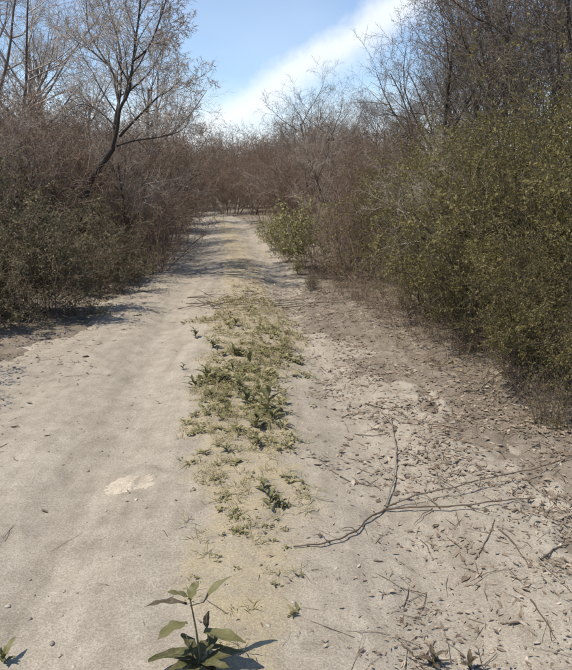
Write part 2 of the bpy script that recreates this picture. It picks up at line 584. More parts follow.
def nrm3(d):
    l = math.sqrt(d[0] ** 2 + d[1] ** 2 + d[2] ** 2) + 1e-9
    return (d[0] / l, d[1] / l, d[2] / l)


def grow(rng, out, p, d, L, r, lev, cfg):
    n = cfg['seg'][lev]
    step = L / n
    jit = cfg['jit'][lev]; up = cfg['up'][lev]
    pts = [p]; rad = [r]; dirs = []
    tip = cfg['tip'][lev]
    for i in range(n):
        d = nrm3((d[0] + rng.gauss(0, jit), d[1] + rng.gauss(0, jit), d[2] + rng.gauss(0, jit) + up))
        p = (p[0] + d[0] * step, p[1] + d[1] * step, p[2] + d[2] * step)
        if p[2] < 0.03: p = (p[0], p[1], 0.03)
        pts.append(p); dirs.append(d)
        rad.append(r * (1 - (1 - tip) * (i + 1) / n))
    out[lev].append((pts, rad, rng.random()))
    if lev + 1 < len(cfg['seg']):
        kids(rng, out, pts, rad, dirs, L, lev, cfg)


def kids(rng, out, pts, rad, dirs, L, lev, cfg, count=None):
    n = len(pts) - 1
    nc = count if count is not None else cfg['kids'][lev]
    t0 = cfg['from'][lev]
    for c in range(nc):
        t = t0 + (1 - t0) * (c + rng.random()) / nc
        x = min(t * n, n - 1e-6); i = int(x); f = x - i
        a, b = pts[i], pts[i + 1]
        q = (a[0] + (b[0] - a[0]) * f, a[1] + (b[1] - a[1]) * f, a[2] + (b[2] - a[2]) * f)
        dd = dirs[i]
        rv = nrm3((rng.gauss(0, 1), rng.gauss(0, 1), rng.gauss(0, 1)))
        dt = rv[0] * dd[0] + rv[1] * dd[1] + rv[2] * dd[2]
        pv = nrm3((rv[0] - dt * dd[0], rv[1] - dt * dd[1], rv[2] - dt * dd[2]))
        a_ = math.radians(rng.uniform(*cfg['ang'][lev]))
        ca, sa = math.cos(a_), math.sin(a_)
        nd = (dd[0] * ca + pv[0] * sa, dd[1] * ca + pv[1] * sa, dd[2] * ca + pv[2] * sa)
        ln = L * rng.uniform(*cfg['len'][lev]) * (1.15 - 0.45 * t)
        rr = max((rad[i] * (1 - f) + rad[i + 1] * f) * rng.uniform(0.45, 0.7), cfg['rmin'])
        grow(rng, out, q, nd, ln, rr, lev + 1, cfg)


def level_mesh(out, levs, sides):
    parts = []
    for lev in levs:
        by = {}
        for pts, rad, t in out[lev]:
            by.setdefault(len(pts), []).append((pts, rad, t))
        for _, L in by.items():
            parts.append(tubes([a[0] for a in L], [a[1] for a in L], [a[2] for a in L], sides[lev]))
    return merge(parts)


def leaves_on(out, levs, per, size, wratio, rng, droop=0.1, clumped=0.0):
    P, D = [], []
    for lev in levs:
        for pts, rad, t in out[lev]:
            for _ in range(per):
                x = rng.random() * (len(pts) - 1) * 0.999; i = int(x); f = x - i
                a, b = pts[i], pts[i + 1]
                P.append([a[j] + (b[j] - a[j]) * f for j in range(3)])
                D.append([b[j] - a[j] for j in range(3)])
    P = np.array(P); D = norm(np.array(D))
    n = len(P)
    g = np.random.default_rng(rng.randrange(1 << 30))
    D = norm(D * 0.5 + g.normal(0, 0.75, (n, 3)) - np.array([0, 0, droop]))
    N = norm(g.normal(0, 0.7, (n, 3)) + np.array([0, 0, 1.0]))
    L = size * g.uniform(0.5, 1.4, n)
    x_, y_, z_ = P[:, 0], P[:, 1], P[:, 2]
    cl = 0.5 + 0.22 * (np.sin(4.1 * x_ + 2.3 * z_ + 1) + np.sin(3.7 * y_ - 2.9 * z_) + np.sin(5.3 * z_ + 2.1 * x_ - 3.3 * y_ + 2)) * 0.8
    tn = np.clip(0.55 * cl + 0.45 * g.random(n), 0, 1)
    if clumped:                       # foliage gathers in sprays with open gaps between them
        k = (cl + g.normal(0, 0.08, n)) > clumped
        P, D, N, L, tn = P[k], D[k], N[k], L[k], tn[k]; n = len(P)
    return leaves(P, D, N, L, L * wratio * g.uniform(0.6, 1.2, n), tn, g.uniform(-0.1, 0.5, n), g.uniform(-0.35, 0.25, n))


def tree_proto(seed, height, cfg, bark, twig, trunk_r, lean=0.05, leaf=None):
    rng = random.Random(seed)
    out = [[] for _ in cfg['seg']]
    grow(rng, out, (0, 0, -0.15), nrm3((rng.gauss(0, lean), rng.gauss(0, lean), 1)), height * cfg['trunk_frac'], trunk_r, 0, cfg)
    nl = len(cfg['seg'])
    parts = {'trunk': (level_mesh(out, [0], {0: 8}), bark)}
    parts['limbs'] = (level_mesh(out, [1], {1: 6}), bark)
    sd = {l: (4 if l == 2 else 3) for l in range(2, nl)}
    parts['crown'] = (level_mesh(out, list(range(2, nl)), sd), twig)
    if leaf:
        m, per, size = leaf
        parts['foliage'] = (leaves_on(out, [nl - 1], per, size, 0.5, rng, 0.5), m)
    return parts


def shrub_proto(seed, height, width, nstems, cfg, twig, leaf=None, stem_r=0.014):
    rng = random.Random(seed)
    out = [[] for _ in cfg['seg']]
    for i in range(nstems):
        a = rng.random() * 2 * math.pi
        rr = math.sqrt(rng.random()) * width * 0.22
        out_ = rng.uniform(0.05, 0.95) * width / height * 0.75
        d = nrm3((math.cos(a) * out_, math.sin(a) * out_, 1))
        L = height * rng.uniform(0.7, 1.1)
        grow(rng, out, (math.cos(a) * rr, math.sin(a) * rr, -0.08), d, L, stem_r * math.exp(rng.gauss(-0.15, 0.5)), 0, cfg)
    nl = len(cfg['seg'])
    parts = {'stems': (level_mesh(out, [0, 1], {0: 5, 1: 4}), twig)}
    parts['twigs'] = (level_mesh(out, list(range(2, nl)), {l: 3 for l in range(2, nl)}), twig)
    if leaf:
        m, per, size, wr = leaf
        parts['foliage'] = (leaves_on(out, list(range(2, nl)), per, size, wr, rng, 0.2, 0.36 if m == 'olive_leaf' else 0.0), m)
    return parts


USED = {}


def place(key, protos, name, label, cat, group, x, y, s=1.0, rz=None, sz=1.0, tilt=(0, 0)):
    """the first placing of a prototype builds its meshes, later ones copy the parts with obj.copy()"""
    o = empty(name, (x, y, S(x, y)), label, cat, group, R.uniform(0, 6.28) if rz is None else rz, s)
    o.scale = (s, s, s * sz)
    o.rotation_euler = (tilt[0], tilt[1], o.rotation_euler[2])
    if key in USED:
        for ch in USED[key]:
            c = ch.copy(); C.objects.link(c); c.parent = o
    else:
        USED[key] = []
        for nm, (msh, mat) in protos[key].items():
            V, F, T = msh
            c = link_mesh(nm, V, F, mat, T, o, smooth=nm in ('trunk', 'limbs', 'stems'))
            USED[key].append(c)
    return o


TREE = dict(seg=[7, 6, 5, 4, 3], jit=[0.07, 0.13, 0.17, 0.2, 0.24], up=[0.03, 0.07, 0.05, 0.02, 0.0], tip=[0.35, 0.25, 0.3, 0.4, 0.5],
            kids=[9, 8, 6, 5], ang=[(28, 60), (25, 60), (25, 60), (25, 65)], len=[(0.5, 0.8), (0.38, 0.62), (0.38, 0.62), (0.4, 0.65)], rmin=0.0042, trunk_frac=0.72)
TREE['from'] = [0.25, 0.2, 0.15, 0.1]
DENSE = dict(TREE, kids=[12, 10, 7, 5], up=[0.03, 0.06, 0.03, 0.0, -0.02])
DENSE['from'] = [0.15, 0.15, 0.1, 0.1]
BROWN = dict(seg=[6, 5, 4, 3], jit=[0.12, 0.17, 0.22, 0.25], up=[0.0, 0.04, 0.03, 0.0], tip=[0.3, 0.35, 0.45, 0.6],
             kids=[7, 6, 6], ang=[(20, 60), (25, 65), (25, 70)], len=[(0.35, 0.6), (0.4, 0.65), (0.4, 0.65)], rmin=0.0026)
BROWN['from'] = [0.12, 0.1, 0.1]
OLIVE = dict(BROWN, up=[-0.03, -0.02, -0.02, -0.03], kids=[7, 5, 4])

protos = {}
for i in range(3):
    protos['pale%d' % i] = tree_proto(100 + i, 8.0, TREE, 'bark', 'twig_pale', 0.11, 0.12)
for i in range(3):
    protos['dark%d' % i] = tree_proto(200 + i, 8.0, DENSE, 'bark_dark', 'twig_dark', 0.12, 0.08, leaf=('dry_leaf_shrub', 1, 0.05) if i != 2 else None)
for i in range(4):
    protos['brown%d' % i] = shrub_proto(300 + i, 2.3, 2.2, 17, BROWN, 'twig_brown', ('dry_leaf_shrub', 1, 0.035, 0.5))
for i in range(3):
    protos['olive%d' % i] = shrub_proto(400 + i, 2.5, 2.4, 17, OLIVE, 'olive_twig', ('olive_leaf', 10, 0.040, 0.42))
for i in range(2):
    protos['green%d' % i] = shrub_proto(500 + i, 1.3, 1.7, 18, dict(BROWN, kids=[7, 5, 5]), 'twig_brown', ('grey_green_leaf', 4, 0.035, 0.5), 0.009)
for i in range(2):
    protos['low%d' % i] = shrub_proto(650 + i, 0.55, 0.7, 9, dict(BROWN, kids=[4, 4, 3], rmin=0.0014), 'twig_brown', ('dry_leaf_shrub', 1, 0.028, 0.5), 0.004)
for i in range(2):
    lp = protos['low%d' % i]
    protos['low%d' % i] = {'branches': (merge([tuple(lp['stems'][0]), tuple(lp['twigs'][0])]), 'twig_brown'), 'foliage': lp['foliage']}
protos['fresh0'] = shrub_proto(600, 1.35, 1.1, 9, dict(BROWN, kids=[6, 5, 4]), 'twig_brown', ('fresh_leaf', 3, 0.065, 0.48), 0.010)

# --- trees of the left side
LT = 'bare trees behind the left thicket'
for key, px, y, s, lab in [
    ('pale1', 8, 17, 1.05, 'pale bare tree at the left picture edge, stems reaching above the frame'),
    ('pale2', 52, 23, 1.10, 'slender pale bare tree behind the leaning tree, nearest the left edge but one'),
    ('pale0', 152, 30, 1.02, 'pale bare tree behind the right half of the leaning tree crown'),
    ('pale2', 84, 34, 1.15, 'tall pale bare tree far behind the fork of the leaning tree'),
    ('pale1', 185, 42, 0.98, 'low rounded bare tree where the left tree line drops to the sky'),
    ('pale0', 222, 60, 0.95, 'small far bare tree left of the gap of open sky'),
    ('pale0', 30, 30, 1.4, 'tall pale bare tree between the two at the far left'),
    ('pale0', -40, 20, 1.2, 'pale bare tree cut off by the left picture edge'),
]:
    place(key, protos, 'bare_tree', lab, 'tree', LT, col_x(px, y), y, s)
# --- trees of the right side
RT = 'dark trees behind the right bushes'
for key, px, y, s, lab in [
    ('dark2', 438, 19, 0.95, 'dark bare tree with upright trunk rising above the olive bush'),
    ('dark0', 500, 15, 0.92, 'dark dense tree above the olive bush, right of the upright trunk'),
    ('dark1', 560, 11.5, 0.85, 'dark dense tree leaning over the bushes at the right edge'),
    ('dark1', 410, 25, 0.66, 'dark tree left of the upright trunk, where the wood slopes down'),
    ('dark0', 472, 26, 1.3, 'tall dark tree behind the upright trunk'),
    ('dark2', 530, 20, 1.2, 'tall dark bare tree deep in the wood at upper right'),
    ('dark1', 610, 17, 1.2, 'dark tree cut off by the right picture edge'),
    ('dark1', 370, 33, 0.75, 'grey bare tree at the lower end of the right wood'),
    ('dark0', 424, 40, 1.0, 'far dark tree filling the gap behind the right wood'),
    ('dark2', 316, 42, 1.06, 'round-crowned bare tree against the bright sky right of the gap'),
    ('dark0', 347, 50, 0.8, 'far grey tree beside the round-crowned bare tree'),
    ('dark0', 304, 48, 0.86, 'leafier grey tree at the left foot of the round-crowned tree'),
    ('pale0', 330, 38, 0.84, 'pale bare tree at the right foot of the round-crowned tree'),
    ('pale2', 316, 50, 1.12, 'pale bare tree right behind the round-crowned tree'),
    ('dark2', 352, 40, 0.92, 'grey bare tree midway between round-crowned tree and the dark wood'),
    ('dark0', 388, 30, 0.72, 'grey leafy tree at the lower end of the dark wood'),
    ('dark2', 284, 60, 0.82, 'small far bare tree at the right foot of the sky gap'),
    ('dark1', 480, 19, 1.0, 'dark dense tree in the middle of the right wood'),
    ('dark0', 555, 15, 1.1, 'dark dense tree high at the right, behind the leaning one'),
    ('dark1', 452, 32, 1.15, 'far dark tree just right of the upright trunk'),
]:
    place(key, protos, 'wood_tree', lab, 'tree', RT, col_x(px, y), y, s * (0.8 if px > 360 else 1.0), None, 1.22 if px > 360 else 0.92)

SP = 'thin saplings standing in the thickets'
for key, px, y, s, lab in [
    ('pale0', 40, 10.5, 0.36, 'thin sapling in the left thicket, left of the leaning trunk'),
    ('pale2', 132, 12.6, 0.36, 'thin sapling in the left thicket, right of the leaning trunk'),
    ('pale1', 150, 16.0, 0.38, 'thin sapling on the left track edge past the bend'),
    ('pale2', 10, 13.5, 0.45, 'thin sapling at the left edge rising out of the brown shrubs'),
    ('pale1', 330, 15.5, 0.36, 'thin sapling right behind the fresh green bush'),
    ('pale0', 436, 7.4, 0.26, 'thin upright sapling before the middle olive bush'),
    ('pale2', 282, 22.0, 0.42, 'thin sapling in the brown shrubs right of the far track'),
]:
    place(key, protos, 'sapling', lab, 'sapling', SP, col_x(px, y), y, s)

# --- brown leafless thicket
LB = 'brown leafless shrubs of the left thicket'
RB = 'brown leafless shrubs right of the track'
FB = 'brown shrubs closing the far end of the track'
left_brown = [
    (150, 12.0, 0.72, 'brown shrub whose dark foot meets the track at the shaded bend'),
    (148, 14.8, 1.0, 'brown shrub right behind the dark-footed one at the bend'),
    (116, 13.2, 1.05, 'brown leafless shrub just right of the leaning trunk'),
    (62, 13.2, 1.15, 'brown leafless shrub just left of the leaning trunk'),
    (18, 11.2, 1.10, 'brown leafless shrub behind the grey-green ones at the left edge'),
    (-30, 10.5, 1.1, 'brown shrub cut by the left picture edge'),
    (90, 15.5, 1.25, 'brown shrub hiding the foot of the leaning tree from behind'),
    (40, 15.5, 1.30, 'tall brown shrub behind the two at the far left'),
    (122, 17.5, 1.30, 'tall brown shrub between leaning tree and track'),
    (158, 19.0, 1.15, 'brown shrub on the left track edge past the bend'),
    (-12, 16.0, 1.4, 'tall brown shrub at the left edge, back row'),
    (168, 24.0, 1.25, 'brown shrub on the left track edge, further along'),
    (150, 24.0, 1.50, 'brown shrub in the back row right of the leaning tree'),
    (110, 24.0, 1.60, 'brown shrub in the back row under the leaning crown'),
    (60, 23.0, 1.60, 'brown shrub in the back row left of the leaning trunk'),
    (15, 23.0, 1.60, 'brown shrub in the back row at far left'),
    (174, 30.0, 1.4, 'brown shrub on the left track edge before it vanishes'),
]
for i, (px, y, s, lab) in enumerate(left_brown):
    place('brown%d' % (i % 4), protos, 'brown_shrub', lab, 'shrub', LB, col_x(px, y), y, s * R.uniform(0.95, 1.05), None, R.uniform(0.9, 1.1))
right_brown = [
    (276, 27.0, 1.2, 'brown leafless shrub on the right track edge near its far end'),
    (298, 23.0, 1.2, 'brown leafless shrub above the fresh green bush, left side'),
    (328, 20.0, 1.15, 'brown leafless shrub directly behind the fresh green bush'),
    (358, 17.0, 1.0, 'brown leafless shrub between fresh green bush and olive bush'),
    (300, 30.0, 1.45, 'tall brown shrub in the back row above the fresh green bush'),
    (335, 27.0, 1.45, 'tall brown shrub in the back row left of the olive bush'),
    (345, 12.2, 0.5, 'low brown shrub beside the fresh green bush, right'),
    (362, 11.0, 0.62, 'low brown shrub in front of the left end of the olive bush'),
    (392, 15.0, 1.1, 'brown shrub half hidden by the olive bush'),
]
for i, (px, y, s, lab) in enumerate(right_brown):
    place('brown%d' % ((i + 1) % 4), protos, 'brown_shrub', lab, 'shrub', RB, col_x(px, y), y, s, None, R.uniform(0.9, 1.1))
LW = 'low brown growth on the right verge'
for i, (px, y, s, key, lab) in enumerate([
    (330, 9.6, 0.22 * 2.6, 'low1', 'low brown tuft beyond the right end of the brushwood'),
    (352, 8.8, 0.24 * 2.6, 'low0', 'low brown tuft on the verge above the bare pale patch'),
    (378, 9.2, 0.34 * 2.6, 'low1', 'knee-high brown growth on the verge, left of the dry stalks'),
    (398, 8.4, 0.34 * 2.6, 'low0', 'knee-high brown growth just left of the tall dry stalks'),
    (318, 11.2, 0.26 * 2.6, 'low1', 'low brown tuft in front of the fresh green bush'),
    (300, 11.6, 0.18, 'fresh0', 'tiny light-green sprout in front of the fresh green bush'),
    (348, 10.4, 0.38 * 2.6, 'low0', 'knee-high brown growth right of the fresh green bush'),
    (418, 7.3, 0.28 * 2.6, 'low1', 'low brown growth under the left end of the olive leaves'),
    (385, 7.6, 0.18 * 2.6, 'low0', 'small brown tuft at the litter edge'),
    (446, 6.5, 0.26 * 2.6, 'low1', 'low brown growth before the middle olive bush'),
    (366, 8.3, 0.45, 'low0', 'low dead growth at the litter edge, first past the bare pale patch'),
    (404, 7.0, 0.55, 'low1', 'low dead growth in the litter below the left olive leaves'),
    (428, 6.4, 0.55, 'low0', 'low dead growth in the litter below the tall dry stalks'),
    (456, 5.9, 0.55, 'low1', 'low dead growth in the litter, left of the right stalk clump'),
    (484, 5.6, 0.6, 'low0', 'low dead growth at the shade edge above the straw-coloured stick'),
    (508, 5.1, 0.6, 'low1', 'low dead growth at the shade edge right of the straw-coloured stick'),
    (538, 4.6, 0.55, 'low0', 'low dead growth in the shade near the right edge'),
    (560, 4.1, 0.5, 'low1', 'low dead growth nearest the right picture edge'),
    (390, 8.0, 0.5, 'low1', 'low dead growth between verge tuft and dry stalks'),
    (440, 5.3, 0.3, 'low0', 'little dead tuft in the middle of the litter'),
    (332, 11.0, 0.22, 'green0', 'low green tuft right of the fresh green bush'),
    (312, 9.9, 0.16, 'green1', 'tiny green tuft at the right end of the brushwood'),
]):
    place(key, protos, 'low_shrub', lab, 'shrub', LW, col_x(px, y), y, s)
k = 0
for y, pxs in ((40, (170, 200, 232, 262, 290, 320)), (50, (150, 185, 212, 240, 272, 305, 340)), (64, (120, 165, 205, 238, 268, 300, 340))):
    for px in pxs:
        place('brown%d' % (k % 4), protos, 'brown_shrub', 'brown shrub closing the far end of the track, %s row, %s from the left' % ({40: 'front', 50: 'middle', 64: 'back'}[y], ('first', 'second', 'third', 'fourth', 'fifth', 'sixth', 'seventh')[pxs.index(px)]), 'shrub', FB,
              col_x(px + R.uniform(-6, 6), y), y + R.uniform(-2, 2), (1.5 if y < 45 else 2.0 if y < 55 else 2.5) + R.uniform(-0.15, 0.3)); k += 1
# more of the same scrub behind, seen through gaps
SB = 'shrubs deep in the scrub'
for k in range(18):
    y = R.uniform(28, 75)
    px = R.choice([R.uniform(-40, 140), R.uniform(350, 620)])
    place('brown%d' % (k % 4), protos, 'brown_shrub', ('brown shrub deep in the scrub, glimpsed behind the leaning tree and left thicket' if px < 200 else 'brown shrub deep in the scrub, glimpsed between the dark right trees'), 'shrub', SB, col_x(px, y), y, R.uniform(1.3, 1.9))

# --- grey-green low shrubs, left
LG = 'grey-green low shrubs at the left'
for i, (px, y, s, lab) in enumerate([
    (4, 6.9, 0.75, 'grey-green low shrub at the left edge, nearest the track'),
    (44, 7.7, 0.72, 'grey-green low shrub second from the left edge'),
    (94, 9.4, 0.62, 'grey-green low shrub next to the shaded bend'),
    (-45, 7.4, 1.1, 'grey-green shrub cut by the left picture edge'),
    (25, 10.6, 1.25, 'taller grey-green shrub behind the first two at left'),
    (80, 10.7, 0.85, 'grey-green shrub below the leaning trunk'),
    (-135, 4.7, 0.62, 'grey-green shrub well outside the left edge, shading the left rut'),
    (128, 11.2, 0.5, 'very small grey-green shrub at the foot of the bend'),
]):
    place('green%d' % (i % 2), protos, 'green_shrub', lab, 'shrub', LG, col_x(px, y), y, s)

# --- olive bushes, right
OB = 'olive-leaved bushes on the right'
for i, (px, y, s, lab) in enumerate([
    (512, 6.0, 0.78, 'olive-leaved bush overhanging the litter at right, nearest but one'),
    (598, 4.9, 0.78, 'olive-leaved bush at the right edge, nearest of all'),
    (474, 7.6, 0.74, 'olive-leaved bush in the middle of the right bank'),
    (424, 9.8, 0.74, 'olive-leaved bush at the left end of the olive mass'),
    (560, 7.8, 0.84, 'tall olive-leaved bush behind the nearest ones'),
    (500, 9.6, 0.88, 'tall olive-leaved bush behind the middle one'),
    (462, 12.5, 0.88, 'tall olive-leaved bush at the back left of the olive mass'),
    (545, 11.5, 0.98, 'olive-leaved bush in the back row under the dark trees'),
    (620, 8.6, 0.95, 'tall olive-leaved bush cut off by the right edge'),
    (416, 13.4, 0.8, 'olive-leaved bush furthest along the track'),
    (476, 6.3, 0.40, 'low olive-leaved bush at the litter edge before the middle one'),
    (528, 5.2, 0.42, 'low olive-leaved bush in the deep shade at right'),
    (574, 4.5, 0.42, 'low olive-leaved bush in the right edge corner of the shade'),
    (432, 7.6, 0.38, 'low olive-leaved bush beside the tall dry stalk clump'),
    (660, 7.0, 1.2, 'olive-leaved bush outside the right edge'),
]):
    place('olive%d' % (i % 3), protos, 'olive_bush', lab, 'bush', OB, col_x(px, y), y, s)

# --- fresh green bush by the track
place('fresh0', protos, 'green_bush', 'fresh light-green bush standing at the right edge of the track', 'bush', None, col_x(312, 12.6), 12.6, 0.8)
place('fresh0', protos, 'green_bush', 'small light-green bush low beside the far track, left of the larger one', 'bush', None, col_x(276, 16.5), 16.5, 0.6)
place('fresh0', protos, 'green_bush', 'low light-green sprout spilling onto the track between the two green bushes', 'bush', None, col_x(288, 13.8), 13.8, 0.45)

# ------------------------------------------------------------------ the leaning tree


def leaning_tree():
    y0 = 11.5
    rng = random.Random(77)
    foot = at(84, 196, y0); gx, gy = foot.x - 0.28, y0
    root = empty('leaning_tree', (gx, gy, S(gx, gy)), 'dark leaning tree with forked bare stems above the left thicket', 'tree')
    o = Vector(root.location)
    cfg = dict(TREE, rmin=0.0034)
    cfg['seg'] = [0, 0, 6, 5, 4, 3]; cfg['jit'] = [0, 0, 0.14, 0.17, 0.2, 0.24]; cfg['up'] = [0, 0, 0.07, 0.03, 0.0, -0.03]
    cfg['tip'] = [0, 0, 0.25, 0.3, 0.4, 0.5]; cfg['kids'] = [0, 6, 6, 6, 4]; cfg['ang'] = [0, (25, 55), (25, 60), (25, 60), (25, 65)]
    cfg['len'] = [0, (0.28, 0.5), (0.4, 0.62), (0.4, 0.62), (0.4, 0.65)]; cfg['from'] = [0, 0.2, 0.15, 0.15, 0.1]
    out = [[] for _ in range(6)]

    def path(pix, r0, r1):
        pts = [tuple(at(px, py, y0 + dy) - o) for px, py, dy in pix]
        # subdivide smoothly
        P = []
        for i in range(len(pts) - 1):
            a = Vector(pts[max(i - 1, 0)]); b = Vector(pts[i]); c = Vector(pts[i + 1]); d = Vector(pts[min(i + 2, len(pts) - 1)])
            for s in (0, 1 / 3, 2 / 3):
                P.append(0.5 * ((2 * b) + (c - a) * s + (2 * a - 5 * b + 4 * c - d) * s * s + (3 * b - a - 3 * c + d) * s ** 3))
        P.append(Vector(pts[-1]))
        P = [tuple(p) for p in P]
        n = len(P)
        rad = [r0 + (r1 - r0) * i / (n - 1) for i in range(n)]
        return P, rad

    def part(name, P, rad, k=8):
        V, F, T = tubes([P], [rad], [0.4], k)
        return link_mesh(name, V, F, 'bark_dark', T, root, smooth=True)

    tp, tr = path([(71, 262, 0), (86, 192, 0), (98, 170, 0), (113, 148, 0)], 0.068, 0.050)
    tp[0] = (tp[0][0], tp[0][1], -0.1)
    part('trunk', tp, tr)
    limbs = [
        ([(112, 149, 0), (117, 130, -.2), (120, 109, -.4), (129, 91, -.5), (133, 61, -.6), (139, 15, -.8), (146, -50, -1.0), (155, -95, -1.1)], 0.050, 0.008, 15),
        ([(113, 148, 0), (115, 122, .3), (121, 86, .5), (118, 40, .9), (108, 2, 1.1), (104, -60, 1.3)], 0.042, 0.007, 13),
        ([(120, 136, 0), (133, 122, -.6), (146, 109, -1.0), (158, 97, -1.4), (170, 90, -1.7), (180, 80, -2.0)], 0.030, 0.006, 11),
        ([(117, 146, 0), (133, 141, .5), (160, 137, .9), (178, 132, 1.2), (188, 124, 1.3)], 0.024, 0.005, 9),
        ([(120, 86, .4), (109, 66, .6), (89, 32, 1.0), (86, 0, 1.4), (78, -45, 1.6)], 0.028, 0.006, 11),
        ([(133, 61, -.6), (148, 48, -1.2), (160, 20, -1.6), (172, -20, -1.9)], 0.024, 0.006, 10),
        ([(117, 128, 0), (100, 112, .4), (82, 104, .7), (64, 112, .9)], 0.020, 0.005, 8),
        ([(129, 91, -.5), (148, 74, 0), (162, 50, .4), (172, 24, .6)], 0.022, 0.006, 10),
    ]
    for pix, r0, r1, nk in limbs:
        P, rad = path([(a, b, c * 0.77) for a, b, c in pix], r0 * 0.8, r1 * 0.8)
        part('limb', P, rad, 6)
        dirs = [nrm3([P[i + 1][j] - P[i][j] for j in range(3)]) for i in range(len(P) - 1)]
        L = sum(math.dist(P[i], P[i + 1]) for i in range(len(P) - 1))
        kids(rng, out, P, rad, dirs, max(L * 0.8, 1.15), 1, cfg, nk)
    V, F, T = level_mesh(out, [2], {2: 4})
    link_mesh('branches', V, F, 'bark', T, root)
    V, F, T = level_mesh(out, [3, 4, 5], {3: 3, 4: 3, 5: 3})
    link_mesh('twigs', V, F, 'twig_pale', T, root)


leaning_tree()

# ------------------------------------------------------------------ ground cover (stuff)


def scatter(n, x0, x1, y0, y1, dens, seed):
    """points in a rectangle kept by the density function, more of them near the camera"""
    g = np.random.default_rng(seed)
    u = g.random(n * 6)
    y = y0 * (y1 / y0) ** u           # even in picture rows rather than in metres
    x = g.uniform(x0, x1, n * 6)
    keep = g.random(n * 6) < dens(x, y)
    x, y = x[keep][:n], y[keep][:n]
    return x, y, g


def litter_dens(x, y):
    d = edge_d(x, y)
    o = x - centre(y)
    right = sstep(-1.25, 0.1, d) ** 1.7 * np.where(o > 0, 1, 0.35)
    clump = 0.3 + 1.6 * sstep(0.38, 0.7, fbm(x, y, 3.2, 71))
    band = 1.3 * np.exp(-((y - 8.9 + 0.3 * (x + 0.5)) / 0.45) ** 2) * (o > -0.5)
    onr = np.where((o > 0.35) & (d < 0), 0.035, 0.006)
    far = 0.30 * sstep(8.3, 9.5, y) * (1 - sstep(15, 20, y)) * sstep(-0.3, 0.7, o)
    return np.clip((right + band + onr + far) * clump, 0, 1)


def litter_pieces(n, x0, x1, y0, y1, seed):
    x, y, g = scatter(n, x0, x1, y0, y1, litter_dens, seed)
    n = len(x); a = g.uniform(0, 2 * math.pi, n)
    D = np.stack([np.cos(a), np.sin(a), g.normal(0, 0.16, n)], -1)
    N = norm(np.stack([g.normal(0, 0.3, n), g.normal(0, 0.3, n), np.ones(n)], -1))
    L = (0.008 + 0.05 * g.random(n) ** 2) * np.interp(y, [1.5, 4.0], [0.45, 1.0])
    P = np.stack([x, y, surf(x, y) + g.uniform(-0.004, 0.012, n)], -1)
    return leaves(P, D, N, L, L * g.uniform(0.2, 0.6, n), g.beta(1.7, 1.7, n), g.uniform(-0.2, 0.5, n), g.uniform(-0.2, 0.25, n))


lit = link_mesh('leaf_litter', *(lambda m: (m[0], m[1], 'litter', m[2]))(merge([
    litter_pieces(66000, -0.6, 4.2, 1.5, 11, 11), litter_pieces(12000, -5, -0.6, 3, 14, 111), litter_pieces(12000, -4, 6, 9, 26, 112)])))
tag(lit, 'brown dry leaf litter thickest along the right side of the track', 'leaf litter', kind='stuff')

# short broken twigs in the litter
x, y, g = scatter(5200, -3.5, 4, 1.6, 14, litter_dens, 12)
n = len(x); a = g.uniform(0, math.pi, n); L = g.uniform(0.04, 0.2, n)
zc = surf(x, y) + 0.003
P0 = np.stack([x - np.cos(a) * L / 2, y - np.sin(a) * L / 2, zc], -1)
P1 = np.stack([x + np.cos(a) * L / 2, y + np.sin(a) * L / 2, zc + g.normal(0, 0.004, n)], -1)
M1 = (P0 + P1) / 2 + np.stack([g.normal(0, .006, n), g.normal(0, .006, n), np.full(n, .003)], -1)
r = g.uniform(0.0010, 0.0028, n) * np.interp(y, [1.5, 4.0], [0.65, 1.0])
V, F, T = tubes(np.stack([P0, M1, P1], 1), np.stack([r, r * .9, r * .6], 1), g.random(n), 3)
tag(link_mesh('twig_litter', V, F, 'stick', T), 'small broken twigs strewn through the litter', 'twigs', kind='stuff')


# the brush line: twigs washed together across the track
g = np.random.default_rng(88); n = 80
px = g.uniform(182, 368, n); py = 303 + g.normal(0, 6, n) - 0.02 * (px - 260)
P = np.array([G(a, b) for a, b in zip(px, py)])
idx = g.integers(0, n, n)
x = P[idx, 0] + g.normal(0, 0.12, n); y = P[idx, 1] + g.normal(0, 0.12, n)
a = g.normal(0, 0.9, n); L = 0.06 + 0.5 * g.random(n) ** 2; z = surf(x, y) + g.uniform(0.004, 0.05, n)
d3 = np.stack([np.cos(a), np.sin(a), g.normal(0, 0.06, n)], -1) * L[:, None] / 2
c3 = np.stack([x, y, z], -1); r = 0.0018 + 0.007 * g.random(n) ** 3
V2, F2, T2 = tubes(np.stack([c3 - d3, c3 + np.stack([np.zeros(n), g.normal(0, .015, n), np.full(n, .006)], -1), c3 + d3], 1), np.stack([r, r * .9, r * .5], 1), g.random(n) * 0.9, 4)
tag(link_mesh('brush_line', V2, F2, 'stick', T2), 'line of brown brushwood washed together across the track beyond the grass strip', 'brushwood', kind='stuff')


# gravel on the track
def gravel_dens(x, y):
    d = edge_d(x, y); o = x - centre(y)
    return np.clip((d < 0.3) * (0.12 + 0.9 * sstep(0.45, 0.7, fbm(x, y, 1.6, 81))) * np.where(o < -0.4, 1, 0.5), 0, 1)


ICO = None


